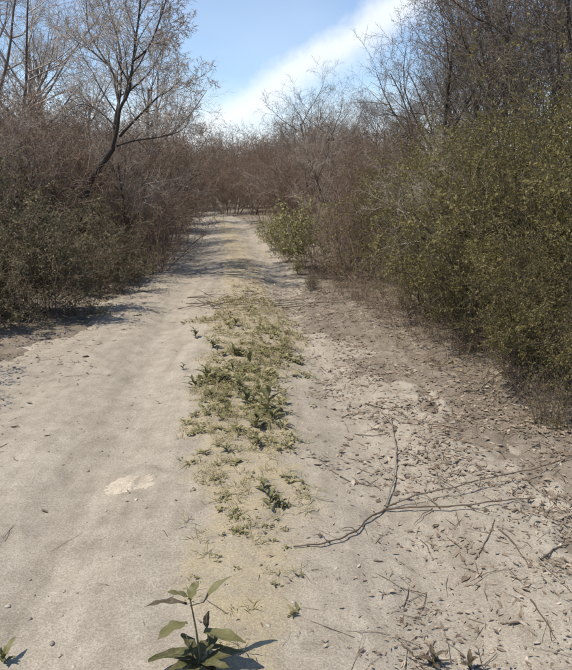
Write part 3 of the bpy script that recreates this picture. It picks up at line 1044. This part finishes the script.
def ico():
    global ICO
    if ICO is None:
        t = (1 + 5 ** .5) / 2
        v = norm(np.array([(-1, t, 0), (1, t, 0), (-1, -t, 0), (1, -t, 0), (0, -1, t), (0, 1, t), (0, -1, -t), (0, 1, -t), (t, 0, -1), (t, 0, 1), (-t, 0, -1), (-t, 0, 1)], float))
        f = np.array([(0, 11, 5), (0, 5, 1), (0, 1, 7), (0, 7, 10), (0, 10, 11), (1, 5, 9), (5, 11, 4), (11, 10, 2), (10, 7, 6), (7, 1, 8), (3, 9, 4), (3, 4, 2), (3, 2, 6), (3, 6, 8), (3, 8, 9), (4, 9, 5), (2, 4, 11), (6, 2, 10), (8, 6, 7), (9, 8, 1)])
        ICO = v, f
    return ICO


x, y, g = scatter(2600, -3.2, 1.6, 1.5, 9, gravel_dens, 13)
n = len(x)
v, f = ico()
sz = 0.0022 + 0.009 * g.random(n) ** 5
V = v[None] * g.uniform(0.45, 1.3, (n, 12, 1)) * (sz[:, None, None] * np.stack([g.uniform(.8, 1.5, n), g.uniform(.8, 1.5, n), g.uniform(.4, .7, n)], -1)[:, None, :])
V = V + np.stack([x, y, surf(x, y) - sz * 0.05], -1)[:, None, :]
F = (np.arange(n)[:, None, None] * 12 + f[None]).reshape(-1, 3)
tag(link_mesh('gravel', V.reshape(-1, 3), F, 'stone', np.repeat(g.random(n), 12)), 'fine pale gravel scattered over the track', 'gravel', kind='stuff')

# grass of the middle strip: short dry blades
def strip_dens(x, y):
    return np.clip(strip_mask(x, y) * np.interp(y, [1.5, 2.2, 3.0, 3.6, 4.3, 8.2, 9.2, 11], [0.0, 0.06, 0.30, 0.55, 1.0, 1, 0.45, 0.2]) * (0.22 + 0.9 * sstep(0.36, 0.62, fbm(x, y, 7.5, 91))), 0, 1)


x, y, g = scatter(24000, -1.6, 0.6, 1.6, 14, strip_dens, 14)
n = len(x); a = g.uniform(0, 2 * math.pi, n)
idx = (np.arange(n) // 10) * 10
x, y = x[idx] + g.normal(0, 0.013, n), y[idx] + g.normal(0, 0.013, n)
tall = g.uniform(0.6, 1.5, n)[idx]
lean = g.uniform(0.15, 1.7, n)
D = norm(np.stack([np.cos(a) * lean, np.sin(a) * lean, np.ones(n)], -1))
N = np.stack([-np.cos(a), -np.sin(a), np.full(n, 0.6)], -1)
L = g.uniform(0.02, 0.075, n) * tall
V, F, T = leaves(np.stack([x, y, surf(x, y) - 0.004], -1), D, N, L, 0.0022 + 0.0030 * g.random(n), np.clip(g.beta(2.2, 1.5, n), 0, 1), 0.2, g.uniform(-0.5, 0, n))
tag(link_mesh('strip_grass', V, F, 'strip_grass', T), 'short dry yellow-green grass on the strip between the wheel ruts', 'grass', kind='stuff')

# small leafy ground cover in the middle strip
x, y, g = scatter(20000, -1.6, 0.6, 1.9, 10, lambda x, y: strip_dens(x, y) * (0.15 + 0.6 * sstep(0.42, 0.66, fbm(x, y, 4.5, 95))) * np.interp(y, [2.5, 4.0, 4.4, 5.6, 6.2], [1.1, 0.8, 0.85, 0.85, 0.55]), 15)
n = len(x); a = g.uniform(0, 2 * math.pi, n)
idx = (np.arange(n) // 7) * 7
x, y = x[idx] + g.normal(0, 0.012, n), y[idx] + g.normal(0, 0.012, n)
a = a[idx] + np.arange(n) * 2.4
size = g.uniform(0.6, 1.35, n)[idx]
D = np.stack([np.cos(a), np.sin(a), g.uniform(0.0, 0.9, n)], -1)
N = norm(np.stack([g.normal(0, .3, n), g.normal(0, .3, n), np.ones(n)], -1))
L = g.uniform(0.018, 0.06, n) * np.interp(y, [3, 4.5], [0.7, 1.0]) * size
V, F, T = leaves(np.stack([x, y, surf(x, y) + g.uniform(0, 0.03, n) * np.interp(y, [3, 4.5], [0.2, 1.0])], -1), D, N, L, L * g.uniform(.35, .55, n), g.beta(1.6, 1.6, n), 0.3, g.uniform(-0.3, 0.1, n))
tag(link_mesh('ground_cover', V, F, 'strip_leaf', T), 'small green leaves of ground cover matted over the middle strip', 'ground cover', kind='stuff')

# low dry undergrowth on the banks
def under_dens(x, y):
    d = edge_d(x, y)
    return sstep(0.25, 1.2, d) * sstep(0.4, 0.65, fbm(x, y, 1.1, 99))


x, y, g = scatter(14000, -12, 9, 3.5, 30, under_dens, 16)
n = len(x); a = g.uniform(0, 2 * math.pi, n); lean = g.uniform(0.1, 0.8, n)
D = norm(np.stack([np.cos(a) * lean, np.sin(a) * lean, np.ones(n)], -1))
N = np.stack([-np.cos(a), -np.sin(a), np.full(n, 0.4)], -1)
L = g.uniform(0.08, 0.38, n)
V, F, T = leaves(np.stack([x, y, surf(x, y) - 0.01], -1), D, N, L, g.uniform(0.003, 0.007, n), g.beta(1.6, 2.2, n), 0.2, g.uniform(-0.5, 0, n))
tag(link_mesh('undergrowth', V, F, 'straw', T), 'thin dry stalks and grass standing on the banks', 'undergrowth', kind='stuff')

# ------------------------------------------------------------------ grass clumps (things)


def clump(name, label, px, py, h, nb, mat, seed, spread=0.12):
    p = G(px, py)
    g = np.random.default_rng(seed)
    a = g.uniform(0, 2 * math.pi, nb); rr = spread * np.sqrt(g.random(nb)); lean = g.uniform(0.05, 0.65, nb)
    bx, by = p.x + np.cos(a) * rr, p.y + np.sin(a) * rr
    base = np.stack([bx - p.x, by - p.y, surf(bx, by) - p.z - 0.01], -1)
    n = 6
    t = np.linspace(0, 1, n)[None, :, None]
    L = (h * g.uniform(0.5, 1.1, nb))[:, None, None]
    dirh = np.stack([np.cos(a), np.sin(a), np.zeros(nb)], -1)[:, None, :]
    Pn = base[:, None, :] + dirh * (lean[:, None, None] * L * t ** 1.8) + np.array([0, 0, 1.0]) * L * (t - 0.28 * lean[:, None, None] * t ** 2.5)
    r = (g.uniform(0.0014, 0.0028, nb))[:, None] * (1 - 0.8 * np.linspace(0, 1, n))[None]
    V, F, T = tubes(Pn, r, g.random(nb), 3)
    o = link_mesh(name, V, F, mat, T)
    o.location = p
    return tag(o, label, 'grass clump', 'clumps of dry stalks on the right bank')


for i, (px, py, h, nb, lab) in enumerate([
    (432, 322, 0.95, 90, 'tall dry stalk clump standing before the middle olive bush'),
    (405, 310, 0.5, 70, 'shorter dry stalk clump left of the tall one'),
    (470, 352, 0.5, 70, 'dry stalk clump right of the tall one under the olive leaves'),
    (360, 300, 0.35, 60, 'low dry clump at the litter edge beside the bare pale patch'),
    (548, 425, 0.45, 60, 'dry stalk clump in the deep shade at the right edge'),
    (345, 275, 0.5, 70, 'dry stalk clump in front of the low brown shrub'),
]):
    clump('stalk_clump', lab, px, py, h, nb, 'straw', 700 + i)

# ------------------------------------------------------------------ broad-leaved weeds


def blade(P0, P1, width, up, sag=0.12, rows=12, fold=0.18, seed=0):
    """one lanceolate leaf from P0 to P1: wavy rim, folded along the midrib; also returns across/along values"""
    rng = random.Random(seed)
    P0, P1 = Vector(P0), Vector(P1)
    d = P1 - P0; L = d.length; dn = d.normalized()
    s = dn.cross(Vector(up)).normalized(); nn = s.cross(dn).normalized()
    V, F, A, B = [], [], [], []
    ph, fr, am = rng.uniform(0, 6), rng.uniform(9, 17), rng.uniform(0.04, 0.11)
    side = rng.uniform(-0.10, 0.10) * L
    for i in range(rows + 1):
        t = i / rows
        w = width * 0.5 * (math.sin(math.pi * min(1, t * 0.93 + 0.04)) ** 0.75) * (1 - 0.25 * t)
        c = P0 + d * t + nn * (math.sin(math.pi * t) * L * sag) + s * (side * math.sin(math.pi * t))
        for u in (-1, -0.5, 0, 0.5, 1):
            ww = w * (1 + am * math.sin(fr * t * 2 + ph + u * 2))
            lift = ww * fold * 2 * abs(u) + abs(u) * width * am * math.sin(fr * t + ph + 1.7 * u)
            V.append(tuple(c - s * (ww * u) + nn * lift)); A.append(u); B.append(t)
    for i in range(rows):
        for j in range(4):
            a = i * 5 + j
            F.append((a, a + 1, a + 6, a + 5))
    return V, F, A, B


def weed_leaf(root, P0, P1, width, tint, mat='weed_leaf', sag=0.12, up=(0, 0, 1)):
    if abs(Vector(P1 - P0).normalized().dot(Vector(up))) > 0.95: up = (0.2, -1, 0.2)
    V, F, A, B = blade(P0, P1, width, up, sag, seed=R.random())
    return link_mesh('leaf', V, F, mat, np.full(len(V), tint), root, smooth=True, extra={'across': A, 'along': B})


def stem(root, P0, P1, r, bend=(0, 0, 0), mat='weed_leaf'):
    P0, P1 = Vector(P0), Vector(P1)
    pts = []
    for i in range(6):
        t = i / 5
        pts.append(tuple(P0 + (P1 - P0) * t + Vector(bend) * math.sin(math.pi * t)))
    V, F, T = tubes([pts], [[r * (1 - 0.5 * i / 5) for i in range(6)]], [0.35], 6)
    return link_mesh('stem', V, F, mat, T, root, smooth=True)


def hero_weed():
    p = G(201, 667)
    root = empty('broad_leaved_weed', p, 'dark green long-leaved weed at the bottom edge, nearest the camera', 'weed', 'weeds on the track')
    y0 = p.y
    def q(px, py, dy=0.0): return at(px, py, y0 + dy) - p
    b = Vector((0, 0, -0.01))
    stem(root, b, q(190, 599, 0), 0.0045, (0.004, 0, 0))
    stem(root, b + Vector((0.012, 0.01, 0)), q(205, 622, 0.03), 0.004, (0.012, 0, 0))
    stem(root, b + Vector((-0.012, 0.0, 0)), q(186, 634, 0.02), 0.0035)
    for (x0, y0_, d0), (x1, y1, d1), w, t, m in [
        ((190, 600, 0), (199, 581, 0.03), 0.034, 0.5, 'weed_leaf'),
        ((204, 602, 0.02), (232, 576, 0.07), 0.024, 0.6, 'weed_leaf'),
        ((189, 597, 0), (167, 592, -0.02), 0.026, 0.75, 'weed_leaf'),
        ((187, 604, 0), (144, 607, 0.01), 0.024, 0.4, 'weed_leaf_brown'),
        ((188, 623, 0), (158, 640, -0.08), 0.042, 0.65, 'weed_leaf'),
        ((204, 631, 0.02), (246, 643, -0.03), 0.044, 0.6, 'weed_leaf'),
        ((203, 662, 0.0), (243, 652, 0.0), 0.046, 0.15, 'weed_leaf'),
        ((196, 660, 0.0), (148, 661, -0.03), 0.044, 0.2, 'weed_leaf'),
        ((207, 628, 0.03), (209, 611, 0.05), 0.020, 0.1, 'weed_leaf_brown'),
        ((197, 655, 0.0), (181, 634, 0.05), 0.032, 0.1, 'weed_leaf'),
        ((203, 652, 0.0), (217, 632, 0.07), 0.036, 0.12, 'weed_leaf'),
        ((199, 664, 0.0), (188, 676, -0.07), 0.036, 0.05, 'weed_leaf'),
        ((203, 664, 0.0), (214, 677, -0.06), 0.032, 0.05, 'weed_leaf_brown'),
        ((199, 660, 0.01), (170, 650, 0.09), 0.030, 0.3, 'weed_leaf'),
        ((200, 662, 0.0), (229, 668, -0.07), 0.036, 0.35, 'weed_leaf'),
        ((198, 662, 0.0), (166, 672, -0.06), 0.036, 0.25, 'weed_leaf'),
        ((200, 658, 0.02), (205, 640, 0.08), 0.034, 0.15, 'weed_leaf'),
        ((197, 652, 0.0), (172, 655, -0.02), 0.030, 0.4, 'weed_leaf'),
        ((203, 650, 0.02), (226, 648, 0.06), 0.030, 0.3, 'weed_leaf'),
    ]:
        weed_leaf(root, q(x0, y0_, d0), q(x1, y1, d1), w * 1.22, t, m, sag=0.05)
    # petioles that carry the two detached upper leaves
    stem(root, q(190, 606, 0), q(204, 602, 0.02), 0.0018)


hero_weed()


def weed(label, px, py, h, nl, ll, seed, upright=0.5, mat='weed_leaf', tint=(0.1, 0.9)):
    p = G(px, py)
    h *= 0.85; ll *= 0.82
    rng = random.Random(seed)
    root = empty('broad_leaved_weed', p, label, 'weed', 'weeds on the track')
    top = Vector((rng.gauss(0, h * 0.12), rng.gauss(0, h * 0.12), h * 0.75))
    stem(root, (0, 0, -0.01), top, 0.0035)
    for i in range(nl):
        t = (i + 0.4) / nl
        a = i * 2.4 + rng.uniform(-0.4, 0.4)
        el = upright * rng.uniform(-0.4, 1.4) + t * 0.5
        d = Vector((math.cos(a) * math.cos(el), math.sin(a) * math.cos(el), math.sin(el)))
        P0 = top * t
        P1 = P0 + d * ll * rng.uniform(0.45, 1.2) * (1.1 - 0.35 * t)
        # keep leaf tips above the soil
        gz = S(p.x + P1.x, p.y + P1.y) - p.z
        if P1.z < gz + 0.008: P1.z = gz + 0.008
        weed_leaf(root, P0, P1, ll * rng.uniform(0.2, 0.42), rng.uniform(*tint), mat, sag=rng.uniform(0.05, 0.2))
    return root


weed('upright weed with one tall leaf on the right edge of the middle strip', 265, 414, 0.22, 9, 0.15, 1, 0.7)
weed('dark weed under the upright one in the middle strip', 255, 428, 0.12, 10, 0.11, 2, 0.35, tint=(0.2, 0.85))
weed('small dark weed by itself at the lower right end of the strip', 270, 508, 0.09, 9, 0.075, 3, 0.4, tint=(0.2, 0.85))
weed('pale thin weed at the top of the strip, left of the sandy bare patch', 250, 366, 0.16, 7, 0.12, 4, 0.8, tint=(0.5, 1.0))
weed('dark flat weed on the left edge of the strip', 196, 388, 0.08, 10, 0.13, 5, 0.15, tint=(0.2, 0.85))
weed('dark flat weed in the middle of the strip', 222, 383, 0.10, 11, 0.14, 6, 0.2, tint=(0.2, 0.85))
weed('leafy weed between the flat dark ones and the upright one', 240, 392, 0.12, 10, 0.13, 7, 0.3, tint=(0.1, 0.7))
for px, py, h, ll, sd, lab in [
    (206, 378, 0.09, 0.11, 31, 'dark flat weed between the left and middle flat weeds'),
    (232, 372, 0.08, 0.10, 32, 'small dark weed just above the middle flat weed'),
    (248, 404, 0.13, 0.12, 33, 'leafy dark weed touching the upright one from the left'),
    (212, 398, 0.06, 0.10, 34, 'low weed under the left flat weeds'),
    (274, 424, 0.10, 0.10, 35, 'dark weed at the right foot of the upright one'),
    (236, 356, 0.09, 0.10, 36, 'green weed left of the pale thin one'),
    (264, 492, 0.07, 0.07, 37, 'tiny weed just above the lone dark one at the strip end'),
    (280, 506, 0.06, 0.06, 38, 'tiny weed right of the lone dark one at the strip end'),
    (258, 446, 0.06, 0.07, 39, 'small weed below the upright one, on bare yellow soil'),
    (214, 348, 0.09, 0.10, 40, 'green weed near the top left of the strip, second down'),
]:
    weed(lab, px, py, h * 1.1, 10, ll * 1.15, sd, 0.35, tint=(0.25, 1.0))
weed('small weed poking from the left strip edge, upper of two', 183, 370, 0.07, 5, 0.08, 8, 0.4, tint=(0.0, 0.3))
weed('green weed at the upper left corner of the strip', 196, 338, 0.14, 10, 0.12, 9, 0.4, tint=(0.2, 0.8))
weed('small green weed high in the strip beside the sticks', 236, 326, 0.10, 9, 0.12, 10, 0.3, tint=(0.3, 0.9))
weed('low weed in the strip below the dark ones', 228, 452, 0.05, 8, 0.07, 12, 0.2, tint=(0.3, 0.8))
weed('weed cut off by the lower left corner of the picture', 4, 664, 0.05, 6, 0.09, 13, 0.35, tint=(0.4, 0.9))
weed('dry brown seedling at the bottom edge, right of the long-leaved weed', 432, 668, 0.07, 9, 0.07, 14, 0.5, 'weed_leaf_brown')
weed('dry brown seedling by the pale curled leaf at the bottom edge', 470, 672, 0.06, 8, 0.07, 15, 0.5, 'weed_leaf_brown')

# ------------------------------------------------------------------ sticks and the fallen branch


def ground_path(pix, lift=0.006, arch=0.0, sub=4):
    pts = [G(px, py) for px, py in pix]
    out = []
    tot = (len(pts) - 1) * sub
    for i in range(len(pts) - 1):
        for s in range(sub):
            t = s / sub
            out.append(pts[i].lerp(pts[i + 1], t))
    out.append(pts[-1])
    res = []
    for i, p in enumerate(out):
        wob = 0.0025
        x, y = p.x + R.gauss(0, wob), p.y + R.gauss(0, wob)
        res.append(Vector((x, y, S(x, y) + lift + arch * math.sin(math.pi * i / tot))))
    # sticks are stiff: smooth the height
    zs = [p.z for p in res]
    for _ in range(6):
        zs = [zs[0]] + [max((zs[i - 1] + zs[i] * 2 + zs[i + 1]) / 4, S(res[i].x, res[i].y) + lift * 0.5) for i in range(1, len(zs) - 1)] + [zs[-1]]
    for p, z in zip(res, zs): p.z = z
    return res


def stick_mesh(name, pts, r0, r1, tint, parent=None, origin=None):
    n = len(pts)
    o = origin or Vector((0, 0, 0))
    P = [tuple(p - o) for p in pts]
    rad = [0.85 * (r0 + (r1 - r0) * i / (n - 1)) * (1 + 0.14 * math.sin(i * 2.3) + R.uniform(-0.12, 0.16)) for i in range(n)]
    V, F, T = tubes([P], [rad], [tint], 6)
    return link_mesh(name, V, F, 'stick', T, parent, smooth=True)


def fallen_branch():
    o = G(384, 511)
    root = empty('fallen_branch', o, 'long forked dead branch lying across the right wheel rut', 'branch')
    for nm, pix, r0, r1, t, lift, arch in [
        ('stem', [(384, 511), (372, 519), (358, 533), (340, 543), (318, 547), (294, 548)], 0.0056, 0.0030, 0.3, 0.008, 0.012),
        ('fork', [(384, 511), (410, 511), (440, 512), (470, 510), (505, 504), (534, 499)], 0.0056, 0.0034, 0.3, 0.010, 0.02),
        ('fork', [(386, 509), (415, 504), (455, 497), (500, 485), (540, 473), (580, 457)], 0.0049, 0.0030, 0.35, 0.012, 0.05),
        ('fork', [(385, 509), (390, 494), (395, 474), (396, 452), (393, 434), (391, 418)], 0.0053, 0.0034, 0.95, 0.016, 0.012),
        ('twig', [(470, 510), (486, 516), (497, 515)], 0.003, 0.0012, 0.3, 0.012, 0.012),
        ('twig', [(500, 485), (512, 490), (528, 489)], 0.003, 0.0012, 0.35, 0.02, 0.02),
        ('twig', [(478, 491), (484, 481), (496, 476)], 0.0028, 0.0012, 0.3, 0.02, 0.015),
        ('twig', [(330, 545), (322, 538), (312, 537)], 0.0026, 0.0012, 0.25, 0.009, 0.01),
        ('twig', [(396, 462), (406, 452), (411, 441)], 0.0026, 0.0012, 0.8, 0.01, 0.012),
        ('twig', [(394, 478), (384, 470), (379, 462)], 0.0024, 0.0012, 0.7, 0.01, 0.01),
        ('twig', [(440, 510), (425, 500), (410, 493)], 0.003, 0.0015, 0.3, 0.014, 0.01),
        ('twig', [(460, 495), (440, 484), (424, 479)], 0.003, 0.0015, 0.4, 0.02, 0.01),
        ('twig', [(432, 511), (420, 520), (414, 527)], 0.003, 0.0015, 0.3, 0.012, 0.005),
        ('twig', [(357, 534), (350, 530), (338, 531)], 0.003, 0.0015, 0.25, 0.01, 0.008),
        ('twig', [(362, 528), (368, 536)], 0.0025, 0.0012, 0.25, 0.008, 0.003),
        ('twig', [(392, 428), (380, 412), (365, 404)], 0.003, 0.0015, 0.15, 0.01, 0.01),
    ]:
        stick_mesh(nm, ground_path(pix, lift, arch), r0, r1, t, root, o)


fallen_branch()
sticks = [
    ([(196, 289), (211, 296), (228, 303)], 0.0088, 0.8, 'pale stick slanting at the left end of the brush line across the track'),
    ([(247, 279), (262, 288), (276, 297)], 0.0077, 0.6, 'stick slanting on the track right of the pale one'),
    ([(186, 304), (220, 303), (262, 304), (300, 302)], 0.0077, 0.15, 'long dark stick lying straight across the track'),
    ([(262, 306), (300, 305), (345, 303)], 0.0066, 0.2, 'dark stick continuing the brush line to the right bank'),
    ([(212, 307), (240, 299), (270, 292)], 0.0055, 0.3, 'thin stick crossing the long dark one'),
    ([(190, 297), (205, 304), (226, 309)], 0.0055, 0.2, 'short dark stick at the left tip of the brush line'),
    ([(290, 297), (322, 307), (350, 312)], 0.0055, 0.35, 'brown stick at the right end of the brush line'),
    ([(478, 391), (488, 382), (499, 372)], 0.0048, 1.0, 'short pale straw-coloured stick leaning in the right litter'),
    ([(365, 404), (385, 410), (412, 408)], 0.0048, 0.1, 'dark stick touching the top of the pale fork'),
    ([(440, 452), (465, 459), (490, 462)], 0.0048, 0.85, 'pale stick in the litter above the fallen branch'),
    ([(330, 470), (350, 482), (372, 487)], 0.0032, 0.2, 'thin dark twig left of the pale fork'),
    ([(410, 425), (440, 425), (462, 432)], 0.0056, 0.9, 'pale bark strip at the inner edge of the litter'),
    ([(500, 530), (515, 545), (528, 566)], 0.0048, 0.2, 'dark twig at the right below the fallen branch'),
    ([(475, 560), (488, 540), (495, 520)], 0.0032, 0.4, 'thin twig standing towards the right end of the branch'),
    ([(530, 600), (545, 622), (556, 640)], 0.0040, 0.25, 'dark twig near the lower right corner'),
    ([(540, 560), (556, 548), (570, 543)], 0.0048, 0.15, 'dark twig at the right picture edge'),
    ([(402, 645), (412, 655), (424, 662)], 0.0040, 0.1, 'dark bent twig at the bottom edge'),
    ([(355, 435), (372, 437), (390, 434)], 0.0032, 0.2, 'small dark twig touching the pale fork from the left'),
    ([(120, 296), (145, 292), (170, 291)], 0.0066, 0.4, 'grey stick at the far edge of the left rut'),
    ([(200, 306), (232, 299), (258, 301)], 0.0055, 0.25, 'thin crooked stick low in the brush line, left of the strip'),
    ([(228, 296), (256, 305), (290, 309)], 0.0055, 0.45, 'thin brown stick slanting down through the brush line'),
    ([(300, 309), (318, 300), (330, 292)], 0.0055, 0.3, 'short stick poking up from the right half of the brush line'),
    ([(178, 309), (192, 306), (210, 309)], 0.0055, 0.15, 'short twig at the very left of the brush line'),
    ([(318, 299), (340, 297), (366, 301)], 0.0055, 0.6, 'grey stick on the litter beyond the brush line'),
    ([(232, 268), (262, 272), (290, 280)], 0.0055, 0.35, 'thin stick on the shaded track beyond the brush line'),
    ([(205, 272), (222, 276), (246, 275)], 0.0055, 0.25, 'small stick on the shaded track, left of the other'),
]
for pix, r, t, lab in sticks:
    pts = ground_path(pix, r * 0.7, 0.004)
    o = stick_mesh('stick', pts, r, r * 0.55, t, None, pts[0])
    o.location = pts[0]
    tag(o, lab, 'stick', 'loose sticks on the ground')

# ------------------------------------------------------------------ single dry leaves, stones, the pale mud patch


def dry_leaf_mesh(seed):
    """a withered leaf: narrow or broad, rolled along its midrib and bent, with a ragged edge"""
    rng = random.Random(seed)
    w = rng.choice((0.010, 0.014, 0.018, 0.022))
    roll = rng.uniform(0.2, 1.3); bend = rng.uniform(-0.25, 0.45); twist = rng.uniform(-0.8, 0.8)
    rows, cols = 6, 4
    V, F = [], []
    for i in range(rows + 1):
        t = i / rows
        half = w * 0.5 * (math.sin(math.pi * (0.04 + 0.92 * t)) ** 0.8) * rng.uniform(0.8, 1.15)
        for j in range(cols + 1):
            u = (j / cols - 0.5) * 2
            a = u * roll + twist * (t - 0.5)
            V.append((0.05 * (t - 0.5), half * math.sin(a) / max(roll, 0.3) * 1.1, half * (1 - math.cos(a)) * 1.2 + 0.05 * bend * (t - 0.5) ** 2 * 1.6 + rng.uniform(-0.0006, 0.0006)))
    for i in range(rows):
        for j in range(cols):
            a = i * (cols + 1) + j
            F.append((a, a + 1, a + cols + 2, a + cols + 1))
    z0 = min(v[2] for v in V)
    return [(x, y, z - z0 + 0.0006) for x, y, z in V], F


leaf_protos = []
for i in range(12):
    leaf_protos.append(dry_leaf_mesh(i))
leaf_first = {}


def dry_leaf(px, py, s, label, tint):
    p = G(px, py)
    k = R.randrange(12); tk = int(tint * 3.99)
    if (k, tk) in leaf_first:
        o = leaf_first[(k, tk)].copy(); C.objects.link(o)
    else:
        V, F = leaf_protos[k]
        o = link_mesh('dry_leaf', V, F, 'litter', np.full(len(V), (0.08, 0.3, 0.6, 0.97)[tk]), smooth=True)
        leaf_first[(k, tk)] = o
    o.location = p; o.scale = (s, s, s)
    o.rotation_euler = (R.gauss(0, 0.18), R.gauss(0, 0.18), R.uniform(0, 6.28))
    return tag(o, label, 'dry leaf', 'dry leaves lying loose on the track')


for px, py, s, t, lab in [
    (378, 561, 0.9, 0.05, 'dark dry leaf alone on bare sand below the fallen branch'),
    (365, 581, 0.7, 0.1, 'small dark dry leaf below left of the lone one'),
    (457, 553, 1.3, 0.3, 'curled dry leaf below the middle of the fallen branch'),
    (466, 579, 1.2, 0.1, 'dark dry leaf in the trio right of centre, left one'),
    (478, 575, 1.2, 0.95, 'pale dry leaf in the trio right of centre'),
    (480, 586, 1.2, 0.05, 'dark dry leaf in the trio right of centre, lower one'),
    (515, 624, 1.2, 0.05, 'dark dry leaf alone near the lower right'),
    (517, 592, 1.0, 0.3, 'brown dry leaf above the lone dark one at lower right'),
    (438, 658, 1.5, 0.97, 'pale curled dry leaf at the bottom edge'),
    (86, 357, 1.5, 0.05, 'dark dry leaf on the left rut near the shade patches'),
    (78, 385, 1.2, 0.05, 'thin dark dry leaf at left, below the first'),
    (15, 427, 1.1, 0.05, 'dark dry leaf by the left edge'),
    (45, 512, 0.9, 0.2, 'brown dry leaf on the lower left rut'),
    (262, 625, 0.5, 0.05, 'tiny dark dry leaf right of the long-leaved weed'),
    (220, 562, 0.6, 0.1, 'tiny dark dry leaf above the long-leaved weed'),
    (400, 414, 1.4, 0.05, 'dark dry leaf at the top of the pale fork'),
    (455, 423, 1.6, 0.97, 'whitish dry leaf at the inner litter edge'),
    (350, 440, 1.0, 0.1, 'dark dry leaf left of the pale fork'),
]:
    dry_leaf(px, py, s, lab, t)
# the rest of the larger loose leaves, told apart by nothing but their place
cnt = 0
zones = [(500, 570, 540, 665, 46, 'dry leaf among those heaped towards the lower right corner'),
         (400, 540, 410, 500, 60, 'dry leaf among those between fallen branch and dark litter'),
         (300, 400, 420, 500, 22, 'dry leaf among those on the sand left of the pale fork'),
         (395, 500, 600, 668, 26, 'dry leaf among those along the bottom edge right of centre'),
         (400, 520, 515, 570, 20, 'dry leaf among those just below the fallen branch'),
         (340, 480, 330, 410, 50, 'dry leaf among those on the right bank before the bushes')]
TINT = [0.0]


def lab_of(lab):
    TINT[0] = R.random()
    return ('dark', 'brown', 'tan', 'whitish')[int(TINT[0] * 3.99)] + ' ' + lab


for x0, x1, y0, y1, n, lab in zones:
    for i in range(n):
        dry_leaf(R.uniform(x0, x1), R.uniform(y0, y1), R.uniform(0.45, 1.05), lab_of(lab), TINT[0])


def stone(px, py, s, label, tint):
    p = G(px, py)
    v, f = ico()
    g = np.random.default_rng(int(px * 31 + py))
    s = s * 0.55
    V = v * g.uniform(0.6, 1.2, (12, 1)) * np.array([1.4, 1.0, 0.6]) * s
    o = link_mesh('stone', V, f, 'stone', np.full(12, tint), smooth=False)
    o.location = p + Vector((0, 0, s * 0.2)); o.rotation_euler = (0, 0, R.uniform(0, 6.28))
    return tag(o, label, 'stone', 'small stones on the track')


for px, py, s, t, lab in [
    (8, 607, 0.020, 1.0, 'white stone at the left picture edge'),
    (64, 592, 0.014, 0.8, 'pale stone in the lower left gravel, upper one'),
    (77, 593, 0.010, 0.3, 'grey stone beside the upper pale one at lower left'),
    (62, 617, 0.014, 0.5, 'flat grey stone in the lower left gravel'),
    (77, 621, 0.009, 0.9, 'small white stone right of the flat grey one'),
    (52, 644, 0.018, 0.1, 'dark knobbly stone near the lower left corner'),
    (60, 656, 0.012, 0.9, 'pale stone under the dark knobbly one'),
    (74, 667, 0.013, 1.0, 'white stone at the bottom edge, left'),
    (232, 597, 0.007, 1.0, 'tiny white stone right of the long-leaved weed'),
    (136, 500, 0.018, 0.95, 'pale stone just below the cream mud patch'),
    (106, 511, 0.014, 0.7, 'small stone below left of the cream mud patch'),
    (146, 508, 0.016, 0.2, 'grey stone below right of the cream mud patch'),
    (30, 580, 0.012, 0.6, 'grey stone left of the lower left gravel patch'),
    (112, 556, 0.010, 0.4, 'small grey stone on the left rut below the mud patch'),
    (485, 390, 0.02, 0.9, 'pale stone in the right litter by the straw-coloured stick'),
]:
    stone(px, py, s, lab, t)


def mud_patch():
    c = G(131, 483)
    rings, seg = 14, 60
    V = [(0, 0, 0.009)]
    ang = np.arange(seg) * 2 * math.pi / seg
    rim = 1 + 0.5 * (vnoise(np.cos(ang) * 2, np.sin(ang) * 3, 1.0, 3) - 0.5) + 0.35 * (vnoise(np.cos(ang) * 11, np.sin(ang) * 9, 1.0, 4) - 0.5)
    T = [0.3]
    for k in range(1, rings + 1):
        t = k / rings
        for j in range(seg):
            x, y = math.cos(ang[j]) * 0.16 * t * rim[j], math.sin(ang[j]) * 0.15 * t * rim[j]
            z = S(c.x + x, c.y + y) - c.z
            prof = 0.009 * (1 - 1.7 * t * t)
            z += prof + 0.016 * (float(fbm(np.array([x]), np.array([y]), 16, 6)[0]) - 0.5)
            V.append((x, y, z)); T.append(0.35 + 0.4 * t * float(vnoise(np.array([x]), np.array([y]), 14, 9)[0]) + 0.25 * (t > 0.6))
    F = [(0, 1 + j, 1 + (j + 1) % seg) for j in range(seg)]
    for k in range(rings - 1):
        for j in range(seg):
            a = 1 + k * seg + j; b = 1 + k * seg + (j + 1) % seg
            F += [(a, a + seg, b + seg), (a, b + seg, b)]
    o = link_mesh('mud_patch', V, F, 'pale_mud', T, smooth=True)
    o.location = c
    tag(o, 'pale cream patch of dried mud on the left wheel rut', 'dried mud')


mud_patch()
